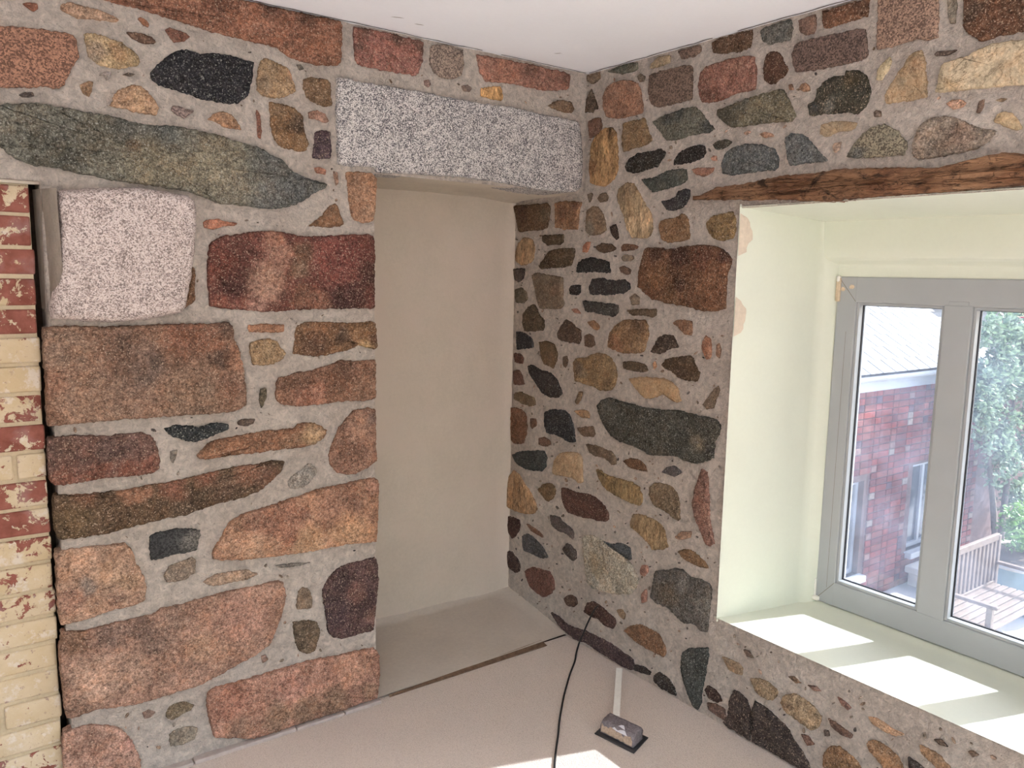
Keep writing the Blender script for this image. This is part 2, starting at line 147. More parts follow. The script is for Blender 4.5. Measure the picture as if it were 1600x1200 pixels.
STONES_RIGHT = [
["g",[162,106,64],[17,2297,-23,2297,-71,2296,-72,2273,-51,2262,-29,2257,9,2278],[]],
["g",[113,74,48],[-23,2241,-39,2217,-51,2192,-67,2161,-49,2159,-38,2149,-12,2157,10,2156,4,2184,2,2207],[]],
["g",[250,110,54],[-93,2204,-110,2229,-144,2242,-192,2245,-239,2235,-279,2217,-297,2176,-306,2137,-301,2113,-259,2108,-209,2108,-158,2111,-115,2126,-96,2162],[[-240,2158,40,303,125,56]]],
["g",[117,117,86],[-114,2289,-165,2297,-232,2297,-268,2294,-269,2269,-244,2263,-184,2267,-142,2279],[]],
["g",[135,61,34],[-10,2121,-43,2129,-79,2126,-92,2099,-82,2074,-54,2063,-24,2057,-16,2085],[]],
["y",[315,155,33],[-37,2034,-61,2062,-107,2083,-149,2082,-171,2053,-181,2006,-190,1958,-186,1908,-153,1880,-118,1868,-70,1874,-36,1886,-26,1938,-32,1986],[[-154,2060,23,133,57,18],[-45,1944,25,161,60,13],[-121,2013,30,392,214,50]]],
["g",[173,99,35],[-207,2090,-260,2090,-318,2093,-333,2056,-360,2012,-330,1998,-266,1992,-216,1986,-204,2015,-205,2061],[]],
["s",[141,98,76],[-332,2236,-378,2241,-437,2240,-501,2241,-530,2229,-533,2175,-534,2123,-489,2120,-430,2118,-385,2119,-344,2136,-332,2177],[]],
["g",[213,79,48],[-561,2170,-567,2200,-588,2216,-633,2222,-697,2224,-747,2222,-779,2213,-791,2179,-793,2115,-767,2110,-717,2112,-667,2101,-620,2098,-582,2106,-566,2133],[[-612,2131,34,126,48,29],[-711,2203,34,251,106,64]]],
["g",[114,57,26],[-607,2287,-641,2296,-704,2296,-768,2295,-770,2268,-762,2241,-721,2238,-657,2245,-620,2256],[]],
["s",[156,107,84],[-463,2292,-506,2294,-561,2292,-563,2272,-536,2261,-479,2264],[]],
["g",[286,207,115],[-330,2264,-351,2282,-374,2293,-426,2287,-427,2261,-392,2259,-346,2255],[]],
["g",[129,92,59],[-271,2242,-286,2251,-309,2238,-307,2220,-285,2220],[]],
["d",[110,106,79],[-357,2074,-402,2086,-461,2094,-518,2099,-547,2097,-570,2083,-590,2063,-614,2036,-639,2012,-616,2003,-580,2005,-525,2003,-467,1998,-428,2000,-399,2032,-373,2055],[[-433,2073,26,32,37,42],[-491,2082,25,45,51,51],[-607,2020,19,47,50,54]]],
["d",[146,124,74],[-647,2055,-648,2071,-694,2078,-756,2089,-792,2093,-839,2096,-889,2098,-909,2074,-929,2038,-943,2010,-930,1997,-881,2002,-823,2004,-762,2006,-712,2007,-677,2027],[[-691,2049,42,42,36,25],[-757,2075,22,60,60,50]]],
["g",[69,26,12],[-815,2165,-820,2192,-830,2213,-853,2214,-872,2206,-890,2179,-905,2152,-898,2135,-878,2129,-865,2118,-844,2120,-825,2135,-818,2155],[]],
["d",[126,121,106],[-797,2281,-813,2291,-859,2294,-905,2294,-912,2265,-908,2235,-874,2235,-836,2236,-811,2250],[]],
["g",[169,90,60],[-932,2284,-958,2287,-987,2289,-991,2257,-987,2236,-957,2238,-941,2250],[]],
["g",[139,52,17],[-1009,2291,-1059,2293,-1126,2293,-1150,2296,-1153,2262,-1149,2246,-1112,2243,-1073,2242,-1044,2240,-1019,2243],[[-1128,2276,22,69,29,13]]],
["s",[120,83,69],[-918,2192,-927,2217,-952,2224,-1004,2222,-1065,2219,-1123,2219,-1148,2211,-1154,2187,-1158,2144,-1140,2131,-1092,2130,-1042,2130,-980,2133,-937,2137,-922,2163],[]],
["g",[47,44,31],[-983,2039,-1002,2045,-1008,2072,-1025,2091,-1045,2102,-1094,2102,-1099,2113,-1132,2108,-1156,2094,-1169,2070,-1177,2048,-1174,2018,-1160,2000,-1142,1990,-1103,1998,-1063,2000,-1022,2002,-992,2007],[[-1061,2029,17,176,169,140],[-1115,2084,22,63,47,22],[-1010,2022,16,53,56,60]]],
["s",[238,159,120],[-1177,2281,-1181,2297,-1260,2297,-1333,2296,-1341,2240,-1348,2177,-1348,2149,-1324,2146,-1290,2155,-1256,2152,-1212,2150,-1185,2150,-1181,2214],[]],
["g",[96,38,14],[-1405,2224,-1407,2269,-1565,2255,-1605,2119,-1552,2117,-1517,2117,-1495,2119,-1474,2114,-1451,2118,-1443,2125,-1419,2146,-1409,2163],[[-1430,2188,23,75,47,31]]],
["g",[202,169,125],[-1365,2242,-1390,2240,-1389,2198,-1387,2174,-1377,2175,-1368,2203],[]],
["w",[474,367,218],[-1355,2011,-1359,2042,-1363,2072,-1378,2082,-1424,2087,-1453,2096,-1475,2104,-1511,2104,-1553,2099,-1607,2098,-1627,2030,-1617,1992,-1563,1996,-1506,2000,-1447,2004,-1401,2005],[[-1391,2021,19,415,295,145]]],
["w",[362,233,110],[-1217,2025,-1230,2048,-1245,2070,-1261,2091,-1276,2113,-1289,2123,-1312,2125,-1319,2104,-1326,2063,-1333,2022,-1330,2004,-1303,2001,-1260,2002,-1225,2002],[[-1264,2058,14,197,150,87],[-1304,2091,17,295,157,63]]],
["w",[441,340,181],[-1191,2071,-1193,2096,-1206,2113,-1223,2126,-1231,2113,-1223,2087,-1206,2068],[]],
["g",[100,69,56],[-1343,2107,-1351,2114,-1375,2110,-1400,2108,-1392,2102,-1368,2099,-1349,2102],[]],
["d",[112,119,119],[-914,1952,-929,1962,-966,1959,-989,1943,-1012,1917,-1037,1893,-1057,1871,-1033,1869,-980,1869,-936,1869,-923,1895,-916,1924],[]],
["w",[339,234,123],[-1030,1947,-1030,1974,-1065,1979,-1105,1973,-1141,1965,-1130,1947,-1087,1946,-1054,1937],[]],
["g",[294,197,136],[-1071,1907,-1080,1918,-1098,1918,-1097,1900,-1082,1890],[]],
["s",[191,168,123],[-1119,1875,-1134,1903,-1157,1928,-1184,1945,-1211,1952,-1242,1941,-1267,1921,-1286,1899,-1293,1882,-1284,1863,-1245,1864,-1190,1866,-1152,1868],[[-1151,1880,19,108,116,116]]],
["g",[215,165,123],[-1308,1864,-1308,1889,-1314,1921,-1325,1938,-1349,1950,-1382,1950,-1414,1941,-1439,1925,-1471,1908,-1501,1901,-1515,1895,-1506,1884,-1497,1872,-1475,1859,-1438,1853,-1399,1851,-1359,1846,-1325,1847],[[-1427,1891,32,198,123,82]]],
["w",[366,255,124],[-1502,1919,-1509,1936,-1526,1940,-1546,1931,-1560,1914,-1569,1896,-1557,1891,-1537,1900,-1518,1911],[]],
["g",[415,216,123],[-1386,1979,-1398,1987,-1418,1985,-1434,1975,-1428,1964,-1404,1962],[]],
["g",[152,88,60],[-1465,1973,-1478,1976,-1477,1956,-1469,1944,-1460,1947],[]],
["g",[217,152,89],[-1502,1969,-1516,1973,-1529,1969,-1519,1962],[]],
["g",[162,108,76],[-1190,1985,-1198,1991,-1211,1986,-1211,1972,-1194,1973],[]],
["g",[256,125,60],[-950,2086,-955,2099,-970,2102,-984,2091,-987,2076,-966,2076],[]],
["g",[299,138,69],[-913,2105,-924,2106,-930,2089,-917,2089],[]],
["d",[89,96,96],[-676,1900,-687,1929,-716,1944,-766,1951,-827,1942,-875,1925,-891,1898,-893,1866,-880,1859,-821,1861,-760,1858,-710,1859,-680,1869],[]],
["d",[23,17,16],[-468,1931,-490,1954,-527,1965,-577,1970,-602,1963,-609,1942,-594,1925,-558,1916,-510,1914,-467,1914],[]],
["d",[29,23,19],[-226,1932,-241,1953,-283,1970,-347,1974,-403,1977,-425,1963,-414,1941,-388,1917,-329,1909,-271,1903,-237,1912],[]],
["d",[69,57,38],[-634,1964,-655,1973,-689,1975,-710,1963,-693,1949,-657,1943,-641,1951],[]],
["g",[369,153,89],[-629,1921,-640,1928,-653,1925,-654,1910,-635,1912],[]],
["g",[278,112,60],[-549,1891,-574,1895,-615,1891,-645,1889,-635,1873,-603,1863,-570,1873],[]],
["d",[64,69,57],[-314,1878,-368,1879,-399,1887,-444,1898,-488,1899,-526,1895,-531,1861,-514,1849,-477,1841,-417,1833,-371,1829,-345,1849],[]],
["d",[34,31,34],[-417,1793,-450,1797,-479,1807,-493,1823,-530,1829,-547,1823,-544,1796,-528,1778,-511,1766,-473,1759,-443,1763],[]],
["g",[392,200,112],[-818,1974,-836,1979,-865,1970,-870,1961,-838,1960],[]],
["g",[368,200,125],[-756,1985,-775,1992,-786,1985,-767,1978],[]],
["y",[327,216,102],[-187,1830,-199,1855,-232,1871,-273,1866,-308,1827,-329,1798,-359,1767,-377,1728,-382,1694,-368,1671,-317,1666,-274,1671,-248,1703,-229,1745,-203,1789],[[-241,1843,34,122,72,37],[-324,1718,33,455,313,161],[-260,1791,28,262,162,70]]],
["g",[169,83,26],[-409,1715,-424,1730,-484,1734,-512,1746,-536,1738,-550,1699,-555,1658,-518,1652,-459,1649,-428,1659,-414,1688],[]],
["g",[177,105,29],[-625,1707,-640,1727,-679,1738,-731,1742,-745,1723,-748,1682,-737,1658,-698,1649,-658,1660,-632,1682],[]],
["g",[125,47,14],[-319,1522,-323,1557,-337,1603,-351,1631,-399,1634,-461,1625,-534,1635,-618,1640,-687,1628,-727,1605,-739,1590,-730,1565,-722,1538,-723,1476,-724,1430,-687,1420,-633,1415,-590,1424,-517,1432,-457,1436,-394,1447,-344,1476,-320,1491],[[-521,1602,46,31,12,12],[-416,1603,32,54,19,12],[-420,1530,43,192,79,17],[-528,1503,26,44,17,13],[-715,1601,28,41,13,12],[-655,1495,39,188,70,17],[-621,1601,39,105,29,12],[-486,1457,37,146,70,22]]],
["g",[116,59,24],[462,1826,387,1827,297,1825,232,1824,210,1804,217,1765,224,1726,267,1714,338,1716,421,1713,441,1761],[[395,1787,37,59,22,13],[243,1779,28,129,92,49]]],
["g",[244,108,35],[177,1820,108,1827,17,1816,27,1782,29,1744,31,1712,103,1712,173,1724],[[126,1787,27,116,39,15],[48,1808,23,116,39,17]]],
["g",[182,115,62],[-19,1779,-48,1798,-86,1791,-116,1763,-132,1726,-134,1701,-91,1686,-43,1685,-15,1705,-17,1742],[[-41,1709,25,115,108,85]]],
["g",[116,81,54],[-20,1843,-42,1849,-50,1839,-33,1813],[]],
["g",[116,71,39],[-80,1825,-94,1841,-123,1844,-138,1826,-131,1812,-96,1809],[]],
["g",[38,23,17],[-154,1715,-185,1724,-201,1695,-206,1671,-192,1664,-170,1681],[]],
["y",[303,175,72],[446,1622,428,1664,382,1688,327,1678,308,1640,320,1594,342,1575,401,1566,445,1586],[]],
["g",[81,53,26],[257,1693,206,1694,122,1694,121,1663,141,1653,225,1652,256,1669],[]],
["g",[85,55,27],[278,1567,244,1594,211,1625,161,1635,100,1637,48,1636,50,1601,64,1570,116,1559,200,1556,256,1553],[[201,1575,35,43,24,13]]],
["g",[306,91,26],[-3,1643,-21,1660,-44,1660,-41,1640,-27,1620,-4,1620],[]],
["g",[81,45,23],[-78,1639,-111,1654,-165,1650,-194,1633,-173,1621,-124,1614,-94,1624],[]],
["g",[128,53,21],[-221,1640,-234,1649,-285,1646,-312,1636,-286,1625,-226,1621],[]],
["d",[23,20,20],[31,1542,21,1580,-9,1593,-58,1600,-114,1592,-158,1580,-170,1551,-167,1539,-98,1543,-23,1540],[]],
["g",[206,150,98],[-224,1597,-240,1609,-281,1606,-288,1594,-268,1585,-234,1585],[]],
["g",[123,65,38],[-215,1561,-239,1568,-274,1554,-274,1538,-258,1533,-226,1544],[]],
["d",[39,32,32],[-49,1485,-66,1515,-118,1521,-172,1512,-242,1518,-273,1505,-277,1486,-261,1469,-193,1459,-121,1455,-58,1455],[]],
["d",[24,18,18],[72,1472,61,1488,2,1491,4,1461,23,1450,67,1451],[]],
["g",[67,50,44],[458,1552,378,1553,385,1511,422,1491,451,1507],[]],
["g",[107,80,47],[445,1462,398,1472,360,1450,354,1420,381,1402,438,1406],[]],
["g",[167,118,73],[322,1526,286,1537,199,1527,115,1518,113,1476,115,1437,102,1411,121,1389,193,1386,258,1385,282,1417,302,1471],[[154,1462,27,145,72,35],[164,1514,27,117,72,39]]],
["d",[49,43,38],[-13,1428,-67,1428,-141,1426,-216,1419,-221,1392,-197,1374,-143,1379,-69,1385,-30,1388],[]],
["g",[81,56,31],[380,1357,348,1387,312,1402,289,1389,266,1358,234,1337,224,1311,241,1293,322,1282,368,1282,383,1315],[]],
["g",[80,45,28],[142,1289,118,1323,87,1348,54,1340,25,1323,-7,1307,-9,1274,2,1255,62,1255,132,1261],[]],
["g",[194,87,27],[-44,1346,-78,1353,-116,1337,-120,1325,-99,1314,-64,1327],[]],
["g",[316,118,63],[56,1392,28,1396,0,1376,36,1377],[]],
["d",[28,25,29],[429,1275,377,1276,311,1250,305,1214,374,1202,422,1195],[]],
["g",[116,66,25],[261,1242,209,1249,157,1240,138,1204,141,1168,161,1139,218,1147,245,1172,251,1205],[]],
["g",[102,55,31],[-31,1289,-54,1300,-85,1290,-90,1260,-72,1246,-33,1248],[]],
["g",[207,103,32],[-167,1274,-176,1311,-206,1343,-250,1365,-317,1371,-360,1371,-381,1349,-380,1302,-357,1253,-308,1242,-257,1239,-204,1247,-171,1254],[[-221,1266,36,235,86,24],[-335,1351,28,90,53,29],[-339,1287,34,215,132,58]]],
["g",[113,70,34],[-265,1402,-298,1408,-412,1413,-416,1391,-398,1383,-349,1387,-293,1384],[]],
["g",[205,150,98],[-276,1450,-302,1467,-329,1450,-324,1426,-291,1422],[]],
["g",[177,79,32],[-498,1368,-521,1383,-582,1379,-585,1331,-553,1333,-522,1354],[]],
["g",[63,41,29],[-396,1257,-410,1281,-427,1311,-464,1325,-500,1323,-520,1295,-527,1284,-491,1277,-468,1263,-431,1253],[]],
["g",[73,41,19],[-455,1216,-469,1236,-514,1249,-581,1260,-602,1246,-609,1225,-630,1207,-621,1177,-578,1172,-533,1178,-502,1198,-471,1201],[[-547,1191,26,37,21,13]]],
["g",[285,107,42],[-630,1299,-637,1322,-647,1336,-667,1324,-674,1292,-671,1260,-655,1254,-640,1274],[]],
["g",[193,96,50],[-695,1305,-705,1314,-715,1296,-709,1263,-695,1273],[]],
["g",[91,58,30],[-255,1205,-282,1213,-343,1214,-376,1203,-384,1185,-361,1178,-312,1177,-260,1181],[]],
["g",[323,154,60],[-408,1216,-420,1226,-427,1208,-415,1195],[]],
["w",[371,220,90],[-293,1146,-346,1159,-411,1164,-473,1167,-511,1153,-539,1133,-550,1098,-533,1087,-502,1101,-461,1109,-431,1094,-383,1082,-350,1097,-315,1122],[]],
["g",[215,128,44],[29,1140,30,1179,19,1194,-51,1205,-77,1221,-114,1229,-162,1226,-195,1209,-215,1179,-224,1143,-218,1117,-194,1089,-140,1082,-102,1088,-45,1096,15,1099],[[5,1156,26,58,42,32],[-30,1146,19,166,130,86],[-176,1099,31,110,63,24],[-154,1172,31,317,188,67]]],
["g",[124,76,46],[100,1191,76,1199,67,1176,82,1148,99,1159],[]],
["d",[38,29,29],[339,1129,307,1138,248,1122,182,1118,138,1096,115,1063,98,1038,126,1018,177,1011,230,1021,277,1057,324,1094],[]],
["g",[111,37,21],[445,1176,388,1178,368,1160,377,1134,434,1137],[]],
["g",[126,53,35],[447,1095,399,1106,375,1080,359,1047,397,1037,440,1037],[]],
["g",[156,100,47],[439,993,396,1008,334,1001,288,994,273,964,318,952,380,958,433,968],[]],
["g",[167,105,52],[15,1015,-7,1060,-31,1063,-20,1028,2,1006],[]],
["d",[68,64,51],[-121,1016,-142,1044,-189,1061,-242,1056,-301,1054,-385,1049,-480,1056,-541,1063,-600,1060,-657,1060,-712,1055,-732,1039,-729,1006,-712,981,-708,924,-667,901,-634,887,-582,888,-545,897,-490,889,-412,876,-388,886,-327,894,-258,898,-204,914,-165,946,-138,980],[[-181,999,46,124,113,90],[-649,969,25,169,139,89],[-548,951,53,58,58,49],[-692,944,25,32,27,25]]],
["d",[33,33,38],[214,939,167,963,99,970,57,963,36,940,18,902,7,850,43,838,85,850,136,855,193,856,211,884],[]],
["g",[324,182,75],[21,977,-30,989,-73,988,-74,960,-24,957],[]],
["g",[176,69,26],[456,926,379,929,345,905,334,864,342,819,359,781,407,766,451,776],[]],
["g",[158,72,36],[312,899,271,905,265,875,296,855,311,867],[]],
["g",[134,80,44],[-2,911,-41,920,-99,932,-115,904,-97,888,-43,881,-19,892],[]],
["g",[131,66,39],[249,821,214,835,178,825,164,808,203,792,248,795],[]],
["g",[125,83,52],[-649,1099,-667,1123,-684,1148,-710,1171,-716,1156,-702,1122,-696,1092,-669,1084],[]],
["d",[46,51,51],[439,712,372,740,279,761,211,774,188,747,195,703,217,682,275,669,345,666,404,675],[]],
["w",[409,260,125],[147,699,140,743,103,783,41,801,-19,807,-40,779,-47,727,-52,696,-25,682,16,694,78,689,138,684],[]],
["g",[153,101,60],[-60,852,-114,859,-170,854,-214,852,-237,831,-238,806,-217,799,-172,816,-116,813,-85,820],[]],
["g",[131,57,19],[-276,826,-313,846,-364,849,-388,837,-406,811,-366,808,-315,807],[]],
["d",[85,71,71],[-476,824,-499,848,-538,861,-570,844,-541,821,-513,822],[]],
["y",[209,129,41],[-126,762,-149,762,-194,753,-266,751,-318,753,-363,745,-381,720,-383,688,-367,672,-323,671,-270,678,-216,686,-171,701,-139,734],[]],
["g",[147,100,53],[-416,752,-440,775,-481,787,-528,783,-554,761,-568,722,-574,676,-566,662,-535,671,-497,685,-445,691,-424,715],[]],
["g",[208,92,62],[-626,748,-634,796,-651,845,-661,877,-684,868,-692,821,-699,766,-708,711,-725,659,-733,628,-715,613,-692,620,-669,655,-637,704],[]],
["y",[328,176,66],[480,583,427,640,383,629,343,599,295,566,256,531,241,506,268,476,338,458,411,454,466,459,488,520],[]],
["g",[144,82,29],[245,592,214,622,171,641,131,633,125,600,142,574,180,553,212,571],[]],
["g",[88,34,24],[84,638,34,641,-27,642,-86,653,-132,645,-171,628,-202,605,-207,575,-174,556,-110,552,-31,542,42,542,73,576],[]],
["g",[63,25,21],[490,412,434,418,375,418,374,373,402,335,431,315,462,343],[]],
["g",[152,60,26],[322,417,280,414,233,406,200,386,241,386,288,391],[]],
["d",[102,74,67],[156,499,104,507,69,493,14,477,-3,457,4,436,42,448,101,442,145,459],[]],
["d",[84,79,84],[353,349,320,370,278,370,240,357,194,335,166,306,215,288,275,288,341,286],[]],
["d",[67,47,41],[68,372,44,405,11,409,-22,388,-24,358,-4,341,42,352],[]],
["g",[57,29,26],[479,242,429,254,388,235,363,212,367,178,401,161,452,172],[]],
["g",[144,50,33],[324,194,273,229,213,239,154,246,122,221,112,181,133,151,185,118,240,120,288,136],[]],
["d",[366,315,234],[-63,466,-113,485,-171,483,-227,468,-300,450,-336,436,-362,406,-384,385,-369,344,-343,314,-273,290,-219,277,-143,267,-96,284,-82,329,-70,394],[[-157,380,46,268,201,110],[-134,292,33,236,228,203]]],
["d",[69,73,79],[-171,478,-227,481,-280,501,-333,496,-342,458,-332,445,-282,455,-228,460],[]],
["y",[262,162,65],[-327,599,-342,633,-376,639,-425,642,-475,631,-501,614,-513,576,-523,555,-496,537,-449,523,-414,548,-363,566,-332,577],[[-343,616,24,145,93,50]]],
["g",[252,136,77],[-554,604,-583,629,-627,641,-620,618,-585,599,-561,597],[]],
["g",[186,97,34],[-570,552,-602,571,-646,574,-676,560,-705,546,-712,534,-678,526,-634,528,-595,535],[]],
["d",[102,90,79],[-462,413,-470,448,-532,472,-562,489,-601,494,-638,478,-681,485,-718,481,-733,463,-729,408,-726,360,-724,306,-699,303,-663,313,-619,297,-588,309,-541,328,-477,326,-450,334,-454,373],[[-538,377,45,121,82,48],[-610,449,27,171,152,135],[-701,398,32,180,160,135]]],
["g",[331,138,87],[-388,427,-400,448,-426,456,-431,433,-413,407,-392,410],[]],
["g",[286,121,76],[-400,334,-425,363,-431,315,-405,300],[]],
["g",[93,49,33],[50,159,14,189,-28,192,-41,168,-17,143,28,135],[]],
["g",[62,27,23],[-78,148,-100,192,-138,211,-185,206,-230,195,-268,185,-269,164,-252,139,-207,133,-169,146,-111,141],[]],
["g",[199,90,33],[-320,157,-350,187,-400,214,-451,215,-500,209,-524,186,-539,154,-527,132,-472,132,-405,133,-359,141],[[-352,156,25,300,131,40]]],
["g",[198,115,54],[-273,224,-301,237,-320,223,-314,200,-292,202],[]],
["g",[73,44,48],[129,67,85,68,29,52,-34,58,-94,70,-153,71,-210,74,-266,75,-321,65,-374,61,-383,25,-360,10,-307,6,-251,9,-176,11,-97,18,-36,5,27,15,84,31],[]],
["d",[39,28,26],[-376,40,-426,54,-470,49,-461,33,-418,22,-384,20],[]],
["d",[41,30,25],[-484,43,-515,69,-557,62,-590,39,-598,10,-560,8,-512,9,-485,18],[]],
["d",[54,58,54],[-614,185,-640,213,-683,232,-731,252,-733,222,-725,160,-715,95,-713,34,-698,7,-674,11,-651,42,-627,80,-612,123],[]],
["g",[45,23,19],[-724,92,-737,115,-768,114,-791,104,-801,87,-779,70,-746,68],[]],
["g",[56,39,35],[-830,100,-848,148,-877,150,-904,135,-919,103,-924,4,-880,4,-834,4,-811,14,-828,46],[]],
["g",[46,34,31],[-922,104,-934,149,-972,146,-1014,135,-1058,119,-1084,89,-1120,64,-1145,34,-1155,4,-1091,4,-995,4,-934,4],[]],
["g",[119,63,45],[-738,51,-780,65,-818,65,-821,24,-788,22,-748,27],[]],
["g",[248,161,85],[-790,245,-822,247,-857,248,-878,237,-877,214,-852,207,-819,212],[]],
["g",[105,63,45],[-876,304,-897,306,-918,292,-893,286],[]],
["g",[241,161,81],[-911,217,-940,232,-977,235,-1007,227,-1018,210,-1001,180,-962,173,-931,181],[]],
["g",[304,204,104],[-1029,186,-1039,217,-1072,239,-1114,238,-1153,223,-1171,207,-1168,173,-1143,149,-1113,153,-1074,160,-1043,167],[[-1053,182,18,140,79,40]]],
["g",[192,109,58],[-1050,285,-1073,295,-1099,285,-1081,275],[]],
["g",[172,88,61],[-1119,287,-1147,296,-1167,288,-1144,278],[]],
["g",[180,82,60],[-1220,294,-1243,292,-1266,281,-1255,269,-1234,276],[]],
["g",[116,61,43],[-1195,214,-1218,215,-1250,208,-1279,202,-1272,187,-1242,183,-1209,192],[]],
["g",[368,201,95],[-1317,279,-1347,288,-1382,279,-1423,275,-1402,260,-1365,257,-1330,263],[]],
["g",[205,102,34],[-1189,90,-1204,123,-1234,143,-1266,140,-1297,127,-1320,98,-1314,54,-1265,26,-1211,38,-1190,58],[]],
["g",[253,124,43],[-1319,198,-1339,217,-1368,219,-1397,209,-1417,200,-1432,169,-1413,139,-1384,143,-1353,166,-1329,179],[]],
["g",[156,72,47],[-1109,119,-1132,124,-1155,108,-1134,91],[]],
["g",[267,152,70],[-1469,267,-1500,268,-1526,264,-1553,245,-1539,218,-1503,233,-1476,245],[]],
["d",[54,41,37],[-1441,217,-1460,217,-1488,209,-1498,187,-1465,168,-1445,186],[]],
["g",[109,70,49],[-1504,302,-1522,310,-1541,299,-1520,294],[]],
["g",[63,41,32],[-1185,170,-1198,174,-1203,160,-1189,153],[]],
["g",[131,83,55],[-1592,313,-1603,320,-1618,316,-1605,303],[]]
]
LINTEL = [-1041, 2126, -967, 2126, -830, 2128, -632, 2125, -472, 2124, -360, 2128, -211, 2120, -53, 2116, -28, 2047, -20, 1951, -24, 1872, -49, 1851, -108, 1844, -233, 1844, -353, 1854, -495, 1860, -629, 1862, -781, 1855, -907, 1848, -912, 1864, -991, 1861, -1040, 1863, -1045, 1974]
GRANITE = [-1832, 1721, -1738, 1735, -1626, 1744, -1507, 1731, -1485, 1717, -1482, 1690, -1486, 1617, -1496, 1543, -1505, 1488, -1521, 1418, -1529, 1401, -1623, 1381, -1722, 1375, -1816, 1382, -1861, 1388, -1865, 1417, -1847, 1484, -1838, 1552, -1834, 1635, -1836, 1701]
BEAM = [-569, 1790, -607, 1807, -665, 1823, -782, 1827, -904, 1840, -997, 1838, -1116, 1842, -1275, 1831, -1452, 1815, -1486, 1831, -1531, 1842, -1579, 1834, -1661, 1815, -1783, 1814, -1884, 1810, -1889, 1754, -1789, 1755, -1586, 1761, -1391, 1758, -1222, 1757, -1097, 1754, -1031, 1758, -887, 1771, -754, 1777]


# ------------------------------------------------------------------ materials
def new_mat(name):
    m = bpy.data.materials.new(name)
    m.use_nodes = True
    nt = m.node_tree
    nt.nodes.clear()
    out = nt.nodes.new('ShaderNodeOutputMaterial')
    b = nt.nodes.new('ShaderNodeBsdfPrincipled')
    nt.links.new(b.outputs[0], out.inputs['Surface'])
    b.inputs['Specular IOR Level'].default_value = 0.25
    return m, nt, b

class N:
    """small helper around a node tree"""
    def __init__(s, nt):
        s.nt = nt
        s.pos = nt.nodes.new('ShaderNodeNewGeometry').outputs['Position']
    def link(s, a, b):
        if isinstance(a, (int, float)):
            b.default_value = a
        elif isinstance(a, tuple):
            b.default_value = a if len(a) == len(b.default_value) else (*a, 1.0)
        else:
            s.nt.links.new(a, b)
    def noise(s, scale, detail=4, rough=0.55, vec=None, dist=0.0):
        n = s.nt.nodes.new('ShaderNodeTexNoise')
        s.link(vec or s.pos, n.inputs['Vector'])
        n.inputs['Scale'].default_value = scale
        n.inputs['Detail'].default_value = detail
        n.inputs['Roughness'].default_value = rough
        n.inputs['Distortion'].default_value = dist
        return n.outputs['Fac']
    def voro(s, scale, feature='F1', out='Distance', vec=None, rnd=1.0):
        n = s.nt.nodes.new('ShaderNodeTexVoronoi')
        n.feature = feature
        s.link(vec or s.pos, n.inputs['Vector'])
        n.inputs['Scale'].default_value = scale
        n.inputs['Randomness'].default_value = rnd
        return n.outputs[out]
    def scalevec(s, v, vec=None):
        n = s.nt.nodes.new('ShaderNodeVectorMath')
        n.operation = 'MULTIPLY'
        s.link(vec or s.pos, n.inputs[0])
        n.inputs[1].default_value = v
        return n.outputs[0]
    def rng(s, x, a, b, lo=0.0, hi=1.0, smooth=False):
        n = s.nt.nodes.new('ShaderNodeMapRange')
        if smooth:
            n.interpolation_type = 'SMOOTHSTEP'
        s.link(x, n.inputs['Value'])
        n.inputs['From Min'].default_value = a
        n.inputs['From Max'].default_value = b
        n.inputs['To Min'].default_value = lo
        n.inputs['To Max'].default_value = hi
        return n.outputs['Result']
    def math(s, op, a, b=0.0):
        n = s.nt.nodes.new('ShaderNodeMath')
        n.operation = op
        s.link(a, n.inputs[0])
        s.link(b, n.inputs[1])
        return n.outputs[0]
    def mix(s, f, a, b, mode='MIX'):
        n = s.nt.nodes.new('ShaderNodeMix')
        n.data_type = 'RGBA'
        n.blend_type = mode
        n.clamp_factor = True
        s.link(f, n.inputs['Factor'])
        s.link(a, n.inputs['A'])
        s.link(b, n.inputs['B'])
        return n.outputs['Result']
    def grey(s, v):
        n = s.nt.nodes.new('ShaderNodeCombineColor')
        for i in range(3):
            s.nt.links.new(v, n.inputs[i])
        return n.outputs[0]
    def attr(s, name, out='Color'):
        n = s.nt.nodes.new('ShaderNodeAttribute')
        n.attribute_name = name
        return n.outputs[out]
    def objcol(s):
        return s.nt.nodes.new('ShaderNodeObjectInfo').outputs['Color']
    def bump(s, h, strength, dist, bsdf):
        n = s.nt.nodes.new('ShaderNodeBump')
        n.inputs['Strength'].default_value = strength
        n.inputs['Distance'].default_value = dist
        s.link(h, n.inputs['Height'])
        s.nt.links.new(n.outputs[0], bsdf.inputs['Normal'])

